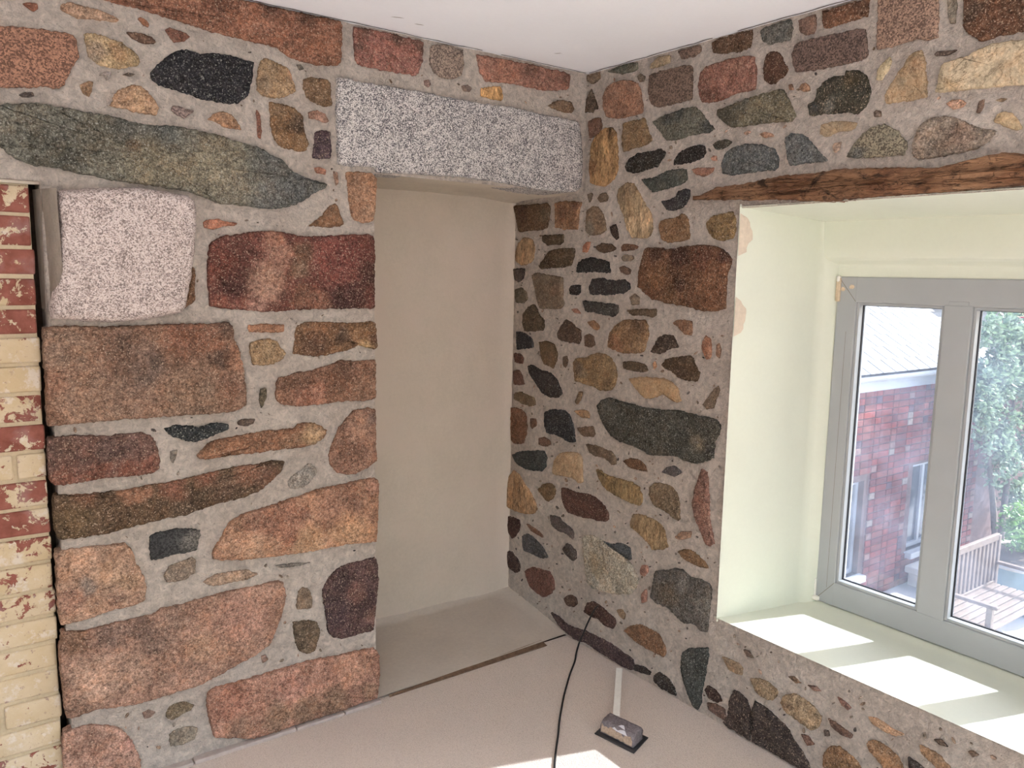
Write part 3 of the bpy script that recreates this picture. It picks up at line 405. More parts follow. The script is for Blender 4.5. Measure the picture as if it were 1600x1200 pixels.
MAT = {}
SAT = 0.78
def stone_mat(key, fine, lo, hi, grain_scale, grain_amt, spec_col, spec_amt, streak=None, bump=0.5):
    m, nt, b = new_mat('stone_' + key)
    n = N(nt)
    col = n.attr('Col')
    hs = nt.nodes.new('ShaderNodeHueSaturation')
    hs.inputs['Saturation'].default_value = SAT
    nt.links.new(col, hs.inputs['Color'])
    col = hs.outputs[0]
    v = n.scalevec(streak) if streak else n.pos
    big = n.rng(n.noise(14, 5, 0.6, v, 0.6), 0.3, 0.7, lo, hi)
    col = n.mix(1.0, col, n.grey(big), 'MULTIPLY')
    warm = n.rng(n.noise(30, 3, 0.6, v), 0.45, 0.68)
    col = n.mix(n.math('MULTIPLY', warm, 0.25), col, n.mix(1.0, col, (1.40, 0.98, 0.66), 'MULTIPLY'))
    mott = n.rng(n.noise(fine * 0.42, 7, 0.78, v, 0.3), 0.33, 0.67, 1 - 1.25 * grain_amt, 1 + 1.35 * grain_amt)
    col = n.mix(1.0, col, n.grey(mott), 'MULTIPLY')
    pale = n.rng(n.noise(fine * 0.55, 5, 0.72, n.scalevec((1.03, 0.97, 1.1))), 0.56, 0.64, 0, spec_amt * 0.7)
    col = n.mix(pale, col, n.mix(0.5, col, spec_col))
    crack = n.rng(n.math('ABSOLUTE', n.math('SUBTRACT', n.noise(9, 6, 0.62, v, 1.2), 0.5)), 0.0, 0.012, 0.55, 0.0)
    col = n.mix(crack, col, n.mix(1.0, col, (0.25, 0.22, 0.2), 'MULTIPLY'))
    f = n.rng(n.noise(fine, 3, 0.7, v), 0.28, 0.72, 1 - grain_amt, 1 + grain_amt)
    col = n.mix(1.0, col, n.grey(f), 'MULTIPLY')
    sp = n.rng(n.noise(grain_scale, 2, 0.5), 0.60, 0.70, 0, spec_amt)
    col = n.mix(sp, col, spec_col)
    dk = n.rng(n.noise(grain_scale * 0.7, 3, 0.6, n.scalevec((1.0, 1.1, 0.93))), 0.60, 0.68, 0, 0.55)
    col = n.mix(dk, col, n.mix(1.0, col, (0.36, 0.32, 0.30), 'MULTIPLY'))
    nt.links.new(col, b.inputs['Base Color'])
    b.inputs['Roughness'].default_value = 0.85
    b.inputs['Specular IOR Level'].default_value = 0.12
    h = n.math('ADD', n.math('MULTIPLY', n.noise(fine * 0.5, 5, 0.65, v), 0.6), n.math('MULTIPLY', n.noise(28, 5, 0.6, v), 1.2))
    n.bump(n.math('ADD', h, n.math('MULTIPLY', crack, -0.8)), bump, 0.014, b)
    MAT[key] = m
stone_mat('g', 190, 0.66, 1.28, 230, 0.52, (0.60, 0.46, 0.35), 0.55)
stone_mat('d', 230, 0.68, 1.2, 210, 0.62, (0.40, 0.40, 0.36), 0.62)
stone_mat('y', 170, 0.64, 1.30, 190, 0.55, (0.70, 0.55, 0.33), 0.4, streak=(1.0, 1.0, 0.35))
stone_mat('w', 160, 0.82, 1.15, 200, 0.25, (0.80, 0.70, 0.52), 0.25)

def granite(key, dark, mid, light, scale, usecol, thr=(0.30, 0.62)):
    m, nt, b = new_mat('stone_' + key)
    n = N(nt)
    c1 = n.voro(scale, 'F1', 'Color')
    sep = nt.nodes.new('ShaderNodeSeparateColor')
    nt.links.new(c1, sep.inputs[0])
    lo_, hi_ = thr
    k = n.math('ADD', sep.outputs[0], n.math('MULTIPLY', n.math('SUBTRACT', n.noise(28, 3), 0.5), 0.9))
    if usecol:
        base = n.attr('Col')
        midc = base
        darkc = n.mix(1.0, base, (0.50, 0.48, 0.48), 'MULTIPLY')
        lightc = n.mix(1.0, base, (1.45, 1.42, 1.38), 'MULTIPLY')
    else:
        midc, darkc, lightc = mid, dark, light
    col = n.mix(n.rng(k, lo_, lo_ + 0.12), darkc, midc)
    col = n.mix(n.rng(k, hi_, hi_ + 0.12), col, lightc)
    fine = n.rng(n.noise(420, 2, 0.5), 0.3, 0.7, 0.8, 1.2)
    col = n.mix(1.0, col, n.grey(fine), 'MULTIPLY')
    nt.links.new(col, b.inputs['Base Color'])
    b.inputs['Roughness'].default_value = 0.75
    h = n.math('ADD', n.math('MULTIPLY', n.noise(220, 3, 0.6), 0.6), n.noise(40, 4, 0.6))
    n.bump(h, 0.35, 0.008, b)
    MAT[key] = m
granite('s', None, None, None, 260, True)
granite('lintel', (0.10, 0.095, 0.105), (0.33, 0.305, 0.295), (0.58, 0.55, 0.53), 370, False, (0.30, 0.55))
granite('corbel', (0.20, 0.16, 0.15), (0.40, 0.325, 0.30), (0.58, 0.505, 0.475), 330, False, (0.18, 0.55))

def plaster(name, col, var, bumpscale, bumpstr, rough=0.9, streak=None, blot=None):
    m, nt, b = new_mat(name)
    n = N(nt)
    v = n.scalevec(streak) if streak else n.pos
    f = n.rng(n.noise(5, 5, 0.6, v), 0.3, 0.7, 1 - var, 1 + var)
    f2 = n.rng(n.noise(70, 4, 0.65, v), 0.25, 0.75, 1 - var, 1 + var)
    c = n.mix(1.0, n.mix(1.0, col, n.grey(f), 'MULTIPLY'), n.grey(f2), 'MULTIPLY')
    if blot:
        c = n.mix(n.rng(n.noise(3.2, 4, 0.6), 0.45, 0.7), c, blot)
    nt.links.new(c, b.inputs['Base Color'])
    b.inputs['Roughness'].default_value = rough
    h = n.math('ADD', n.math('MULTIPLY', n.noise(bumpscale, 6, 0.7), 0.7), n.noise(bumpscale * 0.15, 4, 0.6, v))
    n.bump(h, bumpstr, 0.01, b)
    MAT[name] = m
    return m
def mortar_mat():
    m, nt, b = new_mat('mortar')
    n = N(nt)
    c = n.mix(n.rng(n.noise(6, 5, 0.6), 0.32, 0.68), (0.64, 0.55, 0.48), (0.78, 0.69, 0.615))
    c = n.mix(1.0, c, n.grey(n.rng(n.noise(48, 7, 0.76, None, 0.8), 0.30, 0.70, 0.64, 1.28)), 'MULTIPLY')
    c = n.mix(n.rng(n.noise(150, 3, 0.6), 0.64, 0.70, 0, 0.55), c, (0.20, 0.155, 0.125))
    c = n.mix(n.rng(n.noise(26, 6, 0.70), 0.60, 0.72, 0, 0.40), c, (0.40, 0.32, 0.265))  # darker patches stand in for shade in the mortar's hollows
    nt.links.new(c, b.inputs['Base Color'])
    b.inputs['Roughness'].default_value = 0.95
    h = n.math('ADD', n.math('MULTIPLY', n.noise(230, 5, 0.7), 0.5), n.math('MULTIPLY', n.noise(42, 6, 0.65, None, 0.8), 1.3))
    n.bump(h, 1.0, 0.022, b)
    MAT['mortar'] = m
mortar_mat()
plaster('render_plaster', (0.54, 0.475, 0.40), 0.05, 320, 0.22, blot=(0.57, 0.485, 0.415))
plaster('hearth_cement', (0.50, 0.44, 0.38), 0.06, 300, 0.2)
plaster('ceiling_paint', (0.88, 0.90, 0.955), 0.012, 60, 0.04)
plaster('reveal_paint', (0.70, 0.725, 0.625), 0.015, 45, 0.05, rough=0.55)
plaster('wall_paint', (0.80, 0.79, 0.77), 0.02, 60, 0.05)
plaster('bare_patch', (0.62, 0.53, 0.43), 0.10, 200, 0.3)
plaster('brick_mortar', (0.52, 0.43, 0.30), 0.12, 260, 0.5)
plaster('corbel_side', (0.23, 0.19, 0.155), 0.16, 160, 0.5, streak=(1, 1, 0.3))  # shaded granite flank; the shade is put into its darker colour
plaster('dark_gap', (0.085, 0.062, 0.048), 0.3, 120, 0.4)
plaster('skim', (0.55, 0.49, 0.41), 0.08, 200, 0.3)

def simple(name, col, rough=0.5, spec=0.4, metal=0.0, var=0.0, scale=40, bump=0.0):
    m, nt, b = new_mat(name)
    n = N(nt)
    if var:
        f = n.rng(n.noise(scale, 4, 0.6), 0.3, 0.7, 1 - var, 1 + var)
        nt.links.new(n.mix(1.0, col, n.grey(f), 'MULTIPLY'), b.inputs['Base Color'])
    else:
        b.inputs['Base Color'].default_value = (*col, 1)
    b.inputs['Roughness'].default_value = rough
    b.inputs['Specular IOR Level'].default_value = spec
    b.inputs['Metallic'].default_value = metal
    if bump:
        n.bump(n.noise(scale, 5, 0.65), bump, 0.01, b)
    MAT[name] = m
    return m
simple('upvc', (0.375, 0.39, 0.405), 0.35, 0.4, var=0.02, scale=12)
simple('gasket', (0.02, 0.02, 0.025), 0.6)
simple('joint_line', (0.20, 0.17, 0.13), 0.8)
simple('sealant', (0.62, 0.50, 0.36), 0.7, var=0.15, scale=80)
simple('rubber', (0.012, 0.012, 0.014), 0.45, 0.4)
simple('handle_white', (0.80, 0.78, 0.73), 0.5, var=0.06, scale=60)
simple('plate_metal', (0.06, 0.06, 0.065), 0.45, 0.5, metal=0.4)
simple('float_block', (0.22, 0.19, 0.20), 0.9, 0.2, var=0.35, scale=130, bump=0.6)
simple('mortar_crust', (0.48, 0.36, 0.27), 0.95, 0.2, var=0.25, scale=110, bump=0.7)
simple('paint_smear', (0.66, 0.64, 0.68), 0.6)
simple('scuff', (0.30, 0.27, 0.28), 0.9)
simple('gripper', (0.16, 0.10, 0.065), 0.85, 0.2, var=0.3, scale=60, bump=0.3)
simple('strip_wood', (0.42, 0.36, 0.33), 0.8, 0.2, var=0.12, scale=40, bump=0.2)
simple('roof_felt', (0.03, 0.03, 0.03), 0.9)
simple('slate', (0.17, 0.17, 0.18), 0.6, 0.4, var=0.15, scale=9)
simple('white_trim', (0.45, 0.46, 0.48), 0.4)
simple('house_glass', (0.035, 0.045, 0.06), 0.08, 0.5)
simple('paving', (0.58, 0.565, 0.54), 0.85, 0.2, var=0.12, scale=4)
simple('stone_slab', (0.60, 0.57, 0.52), 0.85, 0.2, var=0.1, scale=15)
simple('bench_wood', (0.20, 0.15, 0.12), 0.7, 0.2, var=0.2, scale=25)
simple('planter', (0.24, 0.34, 0.36), 0.6, 0.3, var=0.08, scale=10)
simple('planter_rim', (0.60, 0.58, 0.54), 0.7)
simple('bark', (0.20, 0.16, 0.13), 0.9, 0.2, var=0.3, scale=40, bump=0.5)
simple('rose_petal', (0.62, 0.05, 0.10), 0.6)
simple('house_wall', (0.14, 0.085, 0.075), 0.9, 0.2, var=0.3, scale=12)
simple('soil', (0.10, 0.07, 0.05), 0.95)
simple('post_paint', (0.55, 0.56, 0.58), 0.6)

def leaf_mat(name, a, bcol):
    m = bpy.data.materials.new(name)
    m.use_nodes = True
    nt = m.node_tree
    nt.nodes.clear()
    out = nt.nodes.new('ShaderNodeOutputMaterial')
    n = N(nt)
    c = n.mix(n.rng(n.noise(9, 3), 0.35, 0.65), a, bcol)
    d = nt.nodes.new('ShaderNodeBsdfPrincipled')
    d.inputs['Roughness'].default_value = 0.4
    nt.links.new(c, d.inputs['Base Color'])
    t = nt.nodes.new('ShaderNodeBsdfTranslucent')
    nt.links.new(c, t.inputs['Color'])
    mx = nt.nodes.new('ShaderNodeMixShader')
    mx.inputs[0].default_value = 0.3
    nt.links.new(d.outputs[0], mx.inputs[1])
    nt.links.new(t.outputs[0], mx.inputs[2])
    nt.links.new(mx.outputs[0], out.inputs['Surface'])
    MAT[name] = m
leaf_mat('rose_leaf', (0.12, 0.20, 0.10), (0.32, 0.40, 0.27))
leaf_mat('bush_leaf', (0.14, 0.30, 0.06), (0.26, 0.42, 0.12))

def glass_mat():
    m = bpy.data.materials.new('window_glass')
    m.use_nodes = True
    nt = m.node_tree
    nt.nodes.clear()
    out = nt.nodes.new('ShaderNodeOutputMaterial')
    n = N(nt)
    tr = nt.nodes.new('ShaderNodeBsdfTransparent')
    tr.inputs[0].default_value = (0.66, 0.69, 0.72, 1)
    gl = nt.nodes.new('ShaderNodeBsdfGlossy')
    gl.inputs['Roughness'].default_value = 0.02
    fr = nt.nodes.new('ShaderNodeFresnel')
    fr.inputs[0].default_value = 1.45
    m1 = nt.nodes.new('ShaderNodeMixShader')
    nt.links.new(fr.outputs[0], m1.inputs[0])
    nt.links.new(tr.outputs[0], m1.inputs[1])
    nt.links.new(gl.outputs[0], m1.inputs[2])
    ts = nt.nodes.new('ShaderNodeBsdfTranslucent')               # dust film and dried drops on the pane
    ts.inputs[0].default_value = (0.62, 0.74, 1.0, 1)
    dust = n.rng(n.noise(9, 5, 0.65), 0.3, 0.7, 0.014, 0.036)
    drops = n.rng(n.voro(110), 0.0, 0.10, 0.4, 0.0)
    keep = n.rng(n.noise(9, 2), 0.64, 0.70, 0, 0.6)
    m2 = nt.nodes.new('ShaderNodeMixShader')
    nt.links.new(n.math('ADD', dust, n.math('MULTIPLY', drops, keep)), m2.inputs[0])
    nt.links.new(m1.outputs[0], m2.inputs[1])
    nt.links.new(ts.outputs[0], m2.inputs[2])
    nt.links.new(m2.outputs[0], out.inputs['Surface'])
    MAT['glass'] = m
glass_mat()

def clear_glass():
    m = bpy.data.materials.new('clear_glass')
    m.use_nodes = True
    nt = m.node_tree
    nt.nodes.clear()
    out = nt.nodes.new('ShaderNodeOutputMaterial')
    tr = nt.nodes.new('ShaderNodeBsdfTransparent')
    tr.inputs[0].default_value = (0.97, 0.98, 0.98, 1)
    gl = nt.nodes.new('ShaderNodeBsdfGlossy')
    gl.inputs['Roughness'].default_value = 0.02
    mx = nt.nodes.new('ShaderNodeMixShader')
    mx.inputs[0].default_value = 0.05
    nt.links.new(tr.outputs[0], mx.inputs[1])
    nt.links.new(gl.outputs[0], mx.inputs[2])
    nt.links.new(mx.outputs[0], out.inputs['Surface'])
    MAT['clear_glass'] = m
clear_glass()

def carpet_mat():
    m, nt, b = new_mat('carpet')
    n = N(nt)
    loops = n.voro(240, rnd=0.8)
    fib = n.noise(900, 2, 0.6)
    c = n.mix(n.rng(n.noise(330, 3, 0.7), 0.3, 0.7), (0.56, 0.475, 0.415), (0.84, 0.745, 0.675))
    c = n.mix(n.rng(n.noise(4, 3), 0.3, 0.7, 0, 0.25), c, (0.68, 0.58, 0.51))
    c = n.mix(n.rng(loops, 0.4, 0.9, 0, 0.3), c, (0.38, 0.31, 0.27))
    nt.links.new(c, b.inputs['Base Color'])
    b.inputs['Roughness'].default_value = 0.97
    b.inputs['Specular IOR Level'].default_value = 0.05
    n.bump(n.math('ADD', n.math('MULTIPLY', loops, -1.0), n.math('MULTIPLY', fib, 0.5)), 0.6, 0.004, b)
    MAT['carpet'] = m
carpet_mat()

def beam_mat():
    m, nt, b = new_mat('old_timber')
    n = N(nt)
    v = n.scalevec((5.0, 1.0, 6.0))
    g = n.noise(13, 8, 0.72, v, 1.4)
    c = n.mix(n.rng(g, 0.34, 0.66), (0.11, 0.045, 0.024), (0.40, 0.20, 0.105))
    c = n.mix(n.rng(n.noise(4.5, 4, 0.6), 0.46, 0.62, 0, 0.75), c, (0.46, 0.26, 0.145))
    c = n.mix(n.rng(n.noise(11, 6, 0.7, n.scalevec((1.5, 1.0, 1.6)), 0.8), 0.54, 0.63, 0, 0.9), c, (0.045, 0.026, 0.018))
    line = n.rng(n.math('ABSOLUTE', n.math('SUBTRACT', n.noise(8, 5, 0.6, v, 0.9), 0.5)), 0.0, 0.014, 0.85, 0.0)
    c = n.mix(line, c, (0.025, 0.016, 0.012))
    worm = n.rng(n.voro(95), 0.06, 0.12, 1.0, 0.0)
    c = n.mix(n.math('MULTIPLY', worm, n.rng(n.noise(6, 2), 0.45, 0.55)), c, (0.02, 0.014, 0.01))
    nt.links.new(c, b.inputs['Base Color'])
    b.inputs['Roughness'].default_value = 0.75
    n.bump(n.math('SUBTRACT', n.math('ADD', g, n.math('MULTIPLY', n.noise(60, 4, 0.7), 0.4)), n.math('MULTIPLY', line, 0.6)), 0.9, 0.016, b)
    MAT['old_timber'] = m
beam_mat()

def painted_brick():
    """red brick under flaking cream limewash; the 'paint' attribute says how much of the wash is left"""
    m, nt, b = new_mat('painted_brick')
    n = N(nt)
    red = n.mix(n.rng(n.noise(30, 4, 0.6), 0.3, 0.7), (0.17, 0.05, 0.035), (0.28, 0.105, 0.08))
    red = n.mix(n.rng(n.noise(12, 3), 0.5, 0.7), red, (0.30, 0.17, 0.16))
    cream = n.mix(n.rng(n.noise(8, 4, 0.6), 0.35, 0.65), (0.48, 0.375, 0.235), (0.56, 0.465, 0.34))
    cream = n.mix(n.rng(n.noise(22, 6, 0.7), 0.54, 0.62, 0, 0.75), cream, (0.60, 0.54, 0.48))
    cream = n.mix(n.rng(n.noise(55, 5, 0.7), 0.60, 0.66, 0, 0.8), cream, (0.26, 0.17, 0.16))
    k = n.math('ADD', n.rng(n.noise(24, 7, 0.70, None, 0.4), 0.30, 0.70), n.math('MULTIPLY', n.math('SUBTRACT', n.attr('paint', 'Fac'), 0.5), 0.95))
    c = n.mix(n.rng(k, 0.485, 0.515), red, cream)
    nt.links.new(c, b.inputs['Base Color'])
    b.inputs['Roughness'].default_value = 0.85
    h = n.math('ADD', n.rng(k, 0.47, 0.53, 0, 0.6), n.noise(60, 5, 0.65))
    n.bump(h, 0.5, 0.006, b)
    MAT['painted_brick'] = m
painted_brick()

def house_brick():
    m, nt, b = new_mat('house_brick')
    n = N(nt)
    c = n.mix(1.0, n.objcol(), n.grey(n.rng(n.noise(18, 4, 0.6), 0.3, 0.7, 0.7, 1.3)), 'MULTIPLY')
    nt.links.new(c, b.inputs['Base Color'])
    b.inputs['Roughness'].default_value = 0.9
    n.bump(n.noise(50, 4), 0.4, 0.01, b)
    MAT['house_brick'] = m
house_brick()

# ------------------------------------------------------------------ helpers
def tag(o, label, cat=None, kind=None, group=None):
    o['label'] = label
    if cat:
        o['category'] = cat
    if kind:
        o['kind'] = kind
    if group:
        o['group'] = group
    return o

def obj_from(name, verts, faces, mat, parent=None, smooth=False, origin=None):
    me = bpy.data.meshes.new(name)
    if origin is not None:
        o3 = Vector(origin)
        verts = [Vector(v) - o3 for v in verts]
    me.from_pydata([tuple(v) for v in verts], [], faces)
    me.update()
    if mat is not None:
        me.materials.append(MAT[mat] if isinstance(mat, str) else mat)
    if smooth:
        me.polygons.foreach_set('use_smooth', [True] * len(me.polygons))
    o = bpy.data.objects.new(name, me)
    C.objects.link(o)
    if origin is not None:
        o.location = origin
    if parent is not None:
        attach(o, parent)
    return o

def attach(o, parent):
    o.parent = parent
    o.matrix_parent_inverse = Matrix.Translation(-parent_origin(parent))

def parent_origin(p):
    v = Vector(p.location)
    while p.parent is not None:
        p = p.parent
        v = v.copy() if p.parent is None and False else v
    return WORLD.get(id(p), None) or v

WORLD = {}
def empty(name, loc):
    o = bpy.data.objects.new(name, None)
    C.objects.link(o)
    o.location = loc
    o.empty_display_size = 0.1
    return o

class MB:
    """collects boxes, prisms and tubes and links them as one mesh object"""
    def __init__(s):
        s.bm = bmesh.new()
    def box(s, a, b, bevel=0.0, mat=None, seg=1):
        bm = bmesh.new()
        bmesh.ops.create_cube(bm, size=1.0)
        a, b = Vector(a), Vector(b)
        for v in bm.verts:
            v.co = Vector((a[i] + (v.co[i] + 0.5) * (b[i] - a[i]) for i in range(3)))
        bmesh.ops.recalc_face_normals(bm, faces=bm.faces)
        if bevel:
            bmesh.ops.bevel(bm, geom=bm.edges[:], offset=bevel, segments=seg, affect='EDGES', profile=0.5)
        if mat is not None:
            bmesh.ops.transform(bm, matrix=mat, verts=bm.verts)
        s._merge(bm)
        return s
    def _merge(s, bm):
        me = bpy.data.meshes.new('tmp')
        bm.to_mesh(me)
        bm.free()
        s.bm.from_mesh(me)
        bpy.data.meshes.remove(me)
    def poly(s, verts, faces):
        vs = [s.bm.verts.new(v) for v in verts]
        for f in faces:
            s.bm.faces.new([vs[i] for i in f])
        return s
    def tube(s, pts, rad, seg=8):
        pts = [Vector(p) for p in pts]
        rads = rad if isinstance(rad, (list, tuple)) else [rad] * len(pts)
        rings = []
        up = Vector((0, 0, 1))
        for i, p in enumerate(pts):
            t = (pts[min(i + 1, len(pts) - 1)] - pts[max(i - 1, 0)]).normalized()
            a = t.cross(up)
            if a.length < 1e-3:
                a = t.cross(Vector((1, 0, 0)))
            a.normalize()
            b = t.cross(a).normalized()
            rings.append([s.bm.verts.new(p + rads[i] * (math.cos(k * 2 * PI / seg) * a + math.sin(k * 2 * PI / seg) * b)) for k in range(seg)])
        for r0, r1 in zip(rings, rings[1:]):
            for k in range(seg):
                s.bm.faces.new((r0[k], r0[(k + 1) % seg], r1[(k + 1) % seg], r1[k]))
        s.bm.faces.new(rings[0][::-1])
        s.bm.faces.new(rings[-1])
        return s
    def build(s, name, mat, parent=None, smooth=False):
        bmesh.ops.recalc_face_normals(s.bm, faces=s.bm.faces)
        me = bpy.data.meshes.new(name)
        s.bm.to_mesh(me)
        s.bm.free()
        me.materials.append(MAT[mat])
        if smooth:
            me.polygons.foreach_set('use_smooth', [True] * len(me.polygons))
        o = bpy.data.objects.new(name, me)
        C.objects.link(o)
        if parent is not None:
            attach(o, parent)
        return o

def to_back(u, v, w):      # back wall: u = x, v = z, w = out of the wall
    return (u, -w, v)
def to_right(u, v, w):     # window wall: u = y, v = z, w = out of the wall
    return (-w, u, v)

# ------------------------------------------------------------------ stones
def resample(pts, step, jit, seed):
    n = len(pts)
    dense = []
    for i in range(n):
        p0, p1, p2, p3 = (Vector(pts[(i + k) % n]) for k in (-1, 0, 1, 2))
        L = (p2 - p1).length
        m = max(1, round(L / step))
        for j in range(m):
            t = j / m
            c = 0.5 * ((2 * p1) + (p2 - p0) * t + (2 * p0 - 5 * p1 + 4 * p2 - p3) * t * t + (3 * p1 - p0 - 3 * p2 + p3) * t ** 3)
            q = p1.lerp(p2, t)
            dense.append(c.lerp(q, 0.72))
    out = []
    for i, p in enumerate(dense):
        t = dense[(i + 1) % len(dense)] - dense[i - 1]
        nrm = Vector((t.y, -t.x)).normalized() if t.length > 1e-9 else Vector((0, 0))
        k = 0.8 * noise.noise(Vector((p.x * 60, p.y * 60, seed))) + 0.8 * noise.noise(Vector((p.x * 190, p.y * 190, seed + 7)))
        out.append(p + nrm * k * jit)
    return out

def area2(P):
    return 0.5 * sum(P[i].x * P[(i + 1) % len(P)].y - P[(i + 1) % len(P)].x * P[i].y for i in range(len(P)))

def stone_geo(pts, seed, height, rough, back=-0.03, round_r=None, step=None):
    A0 = abs(area2([Vector(p) for p in pts]))
    size = math.sqrt(A0)
    step = step or max(0.0030, min(0.0055, size * 0.04))
    P = resample(pts, step, min(0.0040, 0.0006 + size * 0.04), seed)
    if area2(P) < 0:
        P.reverse()
    a = area2(P)
    cx = sum((P[i].x + P[(i + 1) % len(P)].x) * (P[i].x * P[(i + 1) % len(P)].y - P[(i + 1) % len(P)].x * P[i].y) for i in range(len(P))) / (6 * a)
    cz = sum((P[i].y + P[(i + 1) % len(P)].y) * (P[i].x * P[(i + 1) % len(P)].y - P[(i + 1) % len(P)].x * P[i].y) for i in range(len(P))) / (6 * a)
    c = Vector((cx, cz))
    n = len(P)
    rr = round_r if round_r is not None else min(0.0045, size * 0.07)
    inner = []
    for i, p in enumerate(P):
        t = P[(i + 2) % n] - P[i - 2]
        nrm = Vector((-t.y, t.x)).normalized() if t.length > 1e-9 else (c - p).normalized()
        if nrm.dot(c - p) < 0:
            nrm = (c - p).normalized()
        inner.append(p + nrm * min(rr, (c - p).length * 0.35))
    verts, rings = [], []
    def ring(Q, h, amp):
        idx = []
        for q in Q:
            w = h + amp * (noise.noise(Vector((q.x * 16, q.y * 16, seed * 1.7))) * 0.6 + noise.noise(Vector((q.x * 45, q.y * 45, seed))) * 0.35 + noise.noise(Vector((q.x * 120, q.y * 120, seed))) * 0.15)
            idx.append(len(verts))
            verts.append((q.x, q.y, w))
        rings.append(idx)
    ring(P, back, 0)
    ring(P, height * 0.25, 0)
    mid = [p.lerp(q, 0.35) for p, q in zip(P, inner)]
    ring(mid, height * 0.72, rough * 0.3)
    ring(inner, height, rough * 0.7)
    nr = max(1, min(14, int(size / 0.022)))
    for k in range(1, nr):
        f = k / nr
        ring([q.lerp(c, f) for q in inner], height * (1 + 0.15 * math.sin(f * PI / 2)), rough)
    ci = len(verts)
    verts.append((c.x, c.y, height * 1.15 + rough * 0.5 * noise.noise(Vector((c.x * 16, c.y * 16, seed)))))
    faces = []
    for r0, r1 in zip(rings, rings[1:]):
        for i in range(n):
            j = (i + 1) % n
            faces.append((r0[i], r0[j], r1[j], r1[i]))
    last = rings[-1]
    for i in range(n):
        faces.append((last[i], last[(i + 1) % n], ci))
    return verts, faces, c

def add_colour(o, uvs, base, blobs):
    me = o.data
    at = me.color_attributes.new('Col', 'FLOAT_COLOR', 'POINT')
    buf = []
    for (u, v) in uvs:
        r, g, b = base
        ws = 1.0
        R, G, B = r, g, b
        du = 0.018 * noise.noise(Vector((u * 22, v * 22, 3.1)))
        dv = 0.018 * noise.noise(Vector((u * 22, v * 22, 9.7)))
        for (bu, bv, br, cr, cg, cb) in blobs:
            d2 = ((u + du - bu) ** 2 + (v + dv - bv) ** 2) / (br * br)
            if d2 < 6:
                w = 2.6 * math.exp(-1.1 * d2 * d2)
                R += w * cr
                G += w * cg
                B += w * cb
                ws += w
        buf += [R / ws, G / ws, B / ws, 1.0]
    at.data.foreach_set('color', buf)

def build_stones(data, wall, to3, flip):
    rnd = random.Random(11)
    for i, (kind, col, P, blobs) in enumerate(data):
        pts = [(P[k] / 1000, P[k + 1] / 1000) for k in range(0, len(P), 2)]
        size = math.sqrt(abs(area2([Vector(p) for p in pts])))
        h = 0.0032 + min(0.010, size * 0.032) * rnd.uniform(0.6, 1.15)
        rough = min(0.009, size * 0.05)
        verts, faces, c = stone_geo(pts, i * 3.37 + (100 if flip else 0), h, rough)
        v3 = [to3(*v) for v in verts]
        if flip:
            faces = [f[::-1] for f in faces]
        org = to3(c.x, c.y, 0)
        o = obj_from('stone', v3, faces, kind, wall, smooth=True, origin=org)
        add_colour(o, [(v[0], v[1]) for v in verts], [k / 1000 for k in col],
                   [(b[0] / 1000, b[1] / 1000, b[2] / 1000, b[3] / 1000, b[4] / 1000, b[5] / 1000) for b in blobs])

# ------------------------------------------------------------------ the mortar sheets of the two stone walls
def lines(a, b, step, extra):
    xs = sorted(set([a, b] + [e for e in extra if a < e < b]))
    out = []
    for p, q in zip(xs, xs[1:]):
        m = max(1, math.ceil((q - p) / step))
        out += [p + (q - p) * k / m for k in range(m)]
    return out + [b]

def sheet(us, vs, hole, to3, flip, amp, seed, extra=None):
    idx, verts, faces = {}, [], []
    def vid(i, j):
        if (i, j) not in idx:
            u, v = us[i], vs[j]
            w = amp * (0.55 * noise.noise(Vector((u * 9, v * 9, seed))) + 0.42 * noise.noise(Vector((u * 30, v * 30, seed + 3))) + 0.28 * noise.noise(Vector((u * 75, v * 75, seed + 9)))) - 0.0025
            idx[(i, j)] = len(verts)
            verts.append(to3(u, v, w))
        return idx[(i, j)]
    for i in range(len(us) - 1):
        for j in range(len(vs) - 1):
            if hole((us[i] + us[i + 1]) / 2, (vs[j] + vs[j + 1]) / 2):
                continue
            f = (vid(i, j), vid(i + 1, j), vid(i + 1, j + 1), vid(i, j + 1))
            faces.append(f[::-1] if flip else f)
    return verts, faces

H = 2.3
NICHE_X, NICHE_Y, NICHE_Z = -0.912, 0.475, 1.846
BRICK_X, BRICK_Z = -1.868, 1.742
ROOM_X, ROOM_Y = -4.3, -5.2
OPEN_Y0, OPEN_Y1, OPEN_Z0, OPEN_Z1 = -0.763, -2.14, 0.372, 1.752
W2_Y0, W2_Y1, W2_Z0, W2_Z1 = -2.5, -5.0, 0.05, 2.22

# back wall
us = lines(-2.75, 0.0, 0.009, [NICHE_X, BRICK_X]) 
us = [ROOM_X, -3.5] + us
vs = lines(0.0, H, 0.009, [NICHE_Z, BRICK_Z])
verts, faces = sheet(us, vs, lambda u, v: (u > NICHE_X and v < NICHE_Z) or (u < BRICK_X and v < BRICK_Z), to_back, False, 0.0085, 5.0)
def quad(a, b, c, d):
    k = len(verts)
    verts.extend([a, b, c, d])
    faces.append((k, k + 1, k + 2, k + 3))
quad((BRICK_X, 0, 0), (BRICK_X, 0.12, 0), (BRICK_X, 0.12, BRICK_Z), (BRICK_X, 0, BRICK_Z))            # side of the joint beside the bricks
quad((ROOM_X, 0, BRICK_Z), (BRICK_X, 0, BRICK_Z), (BRICK_X, 0.12, BRICK_Z), (ROOM_X, 0.12, BRICK_Z))
wall_back = obj_from('wall_back', verts, faces, 'mortar', smooth=True)
tag(wall_back, 'rough stone wall with wide lime mortar joints around the plastered recess', 'wall', 'structure')
build_stones(STONES_BACK, wall_back, to_back, False)

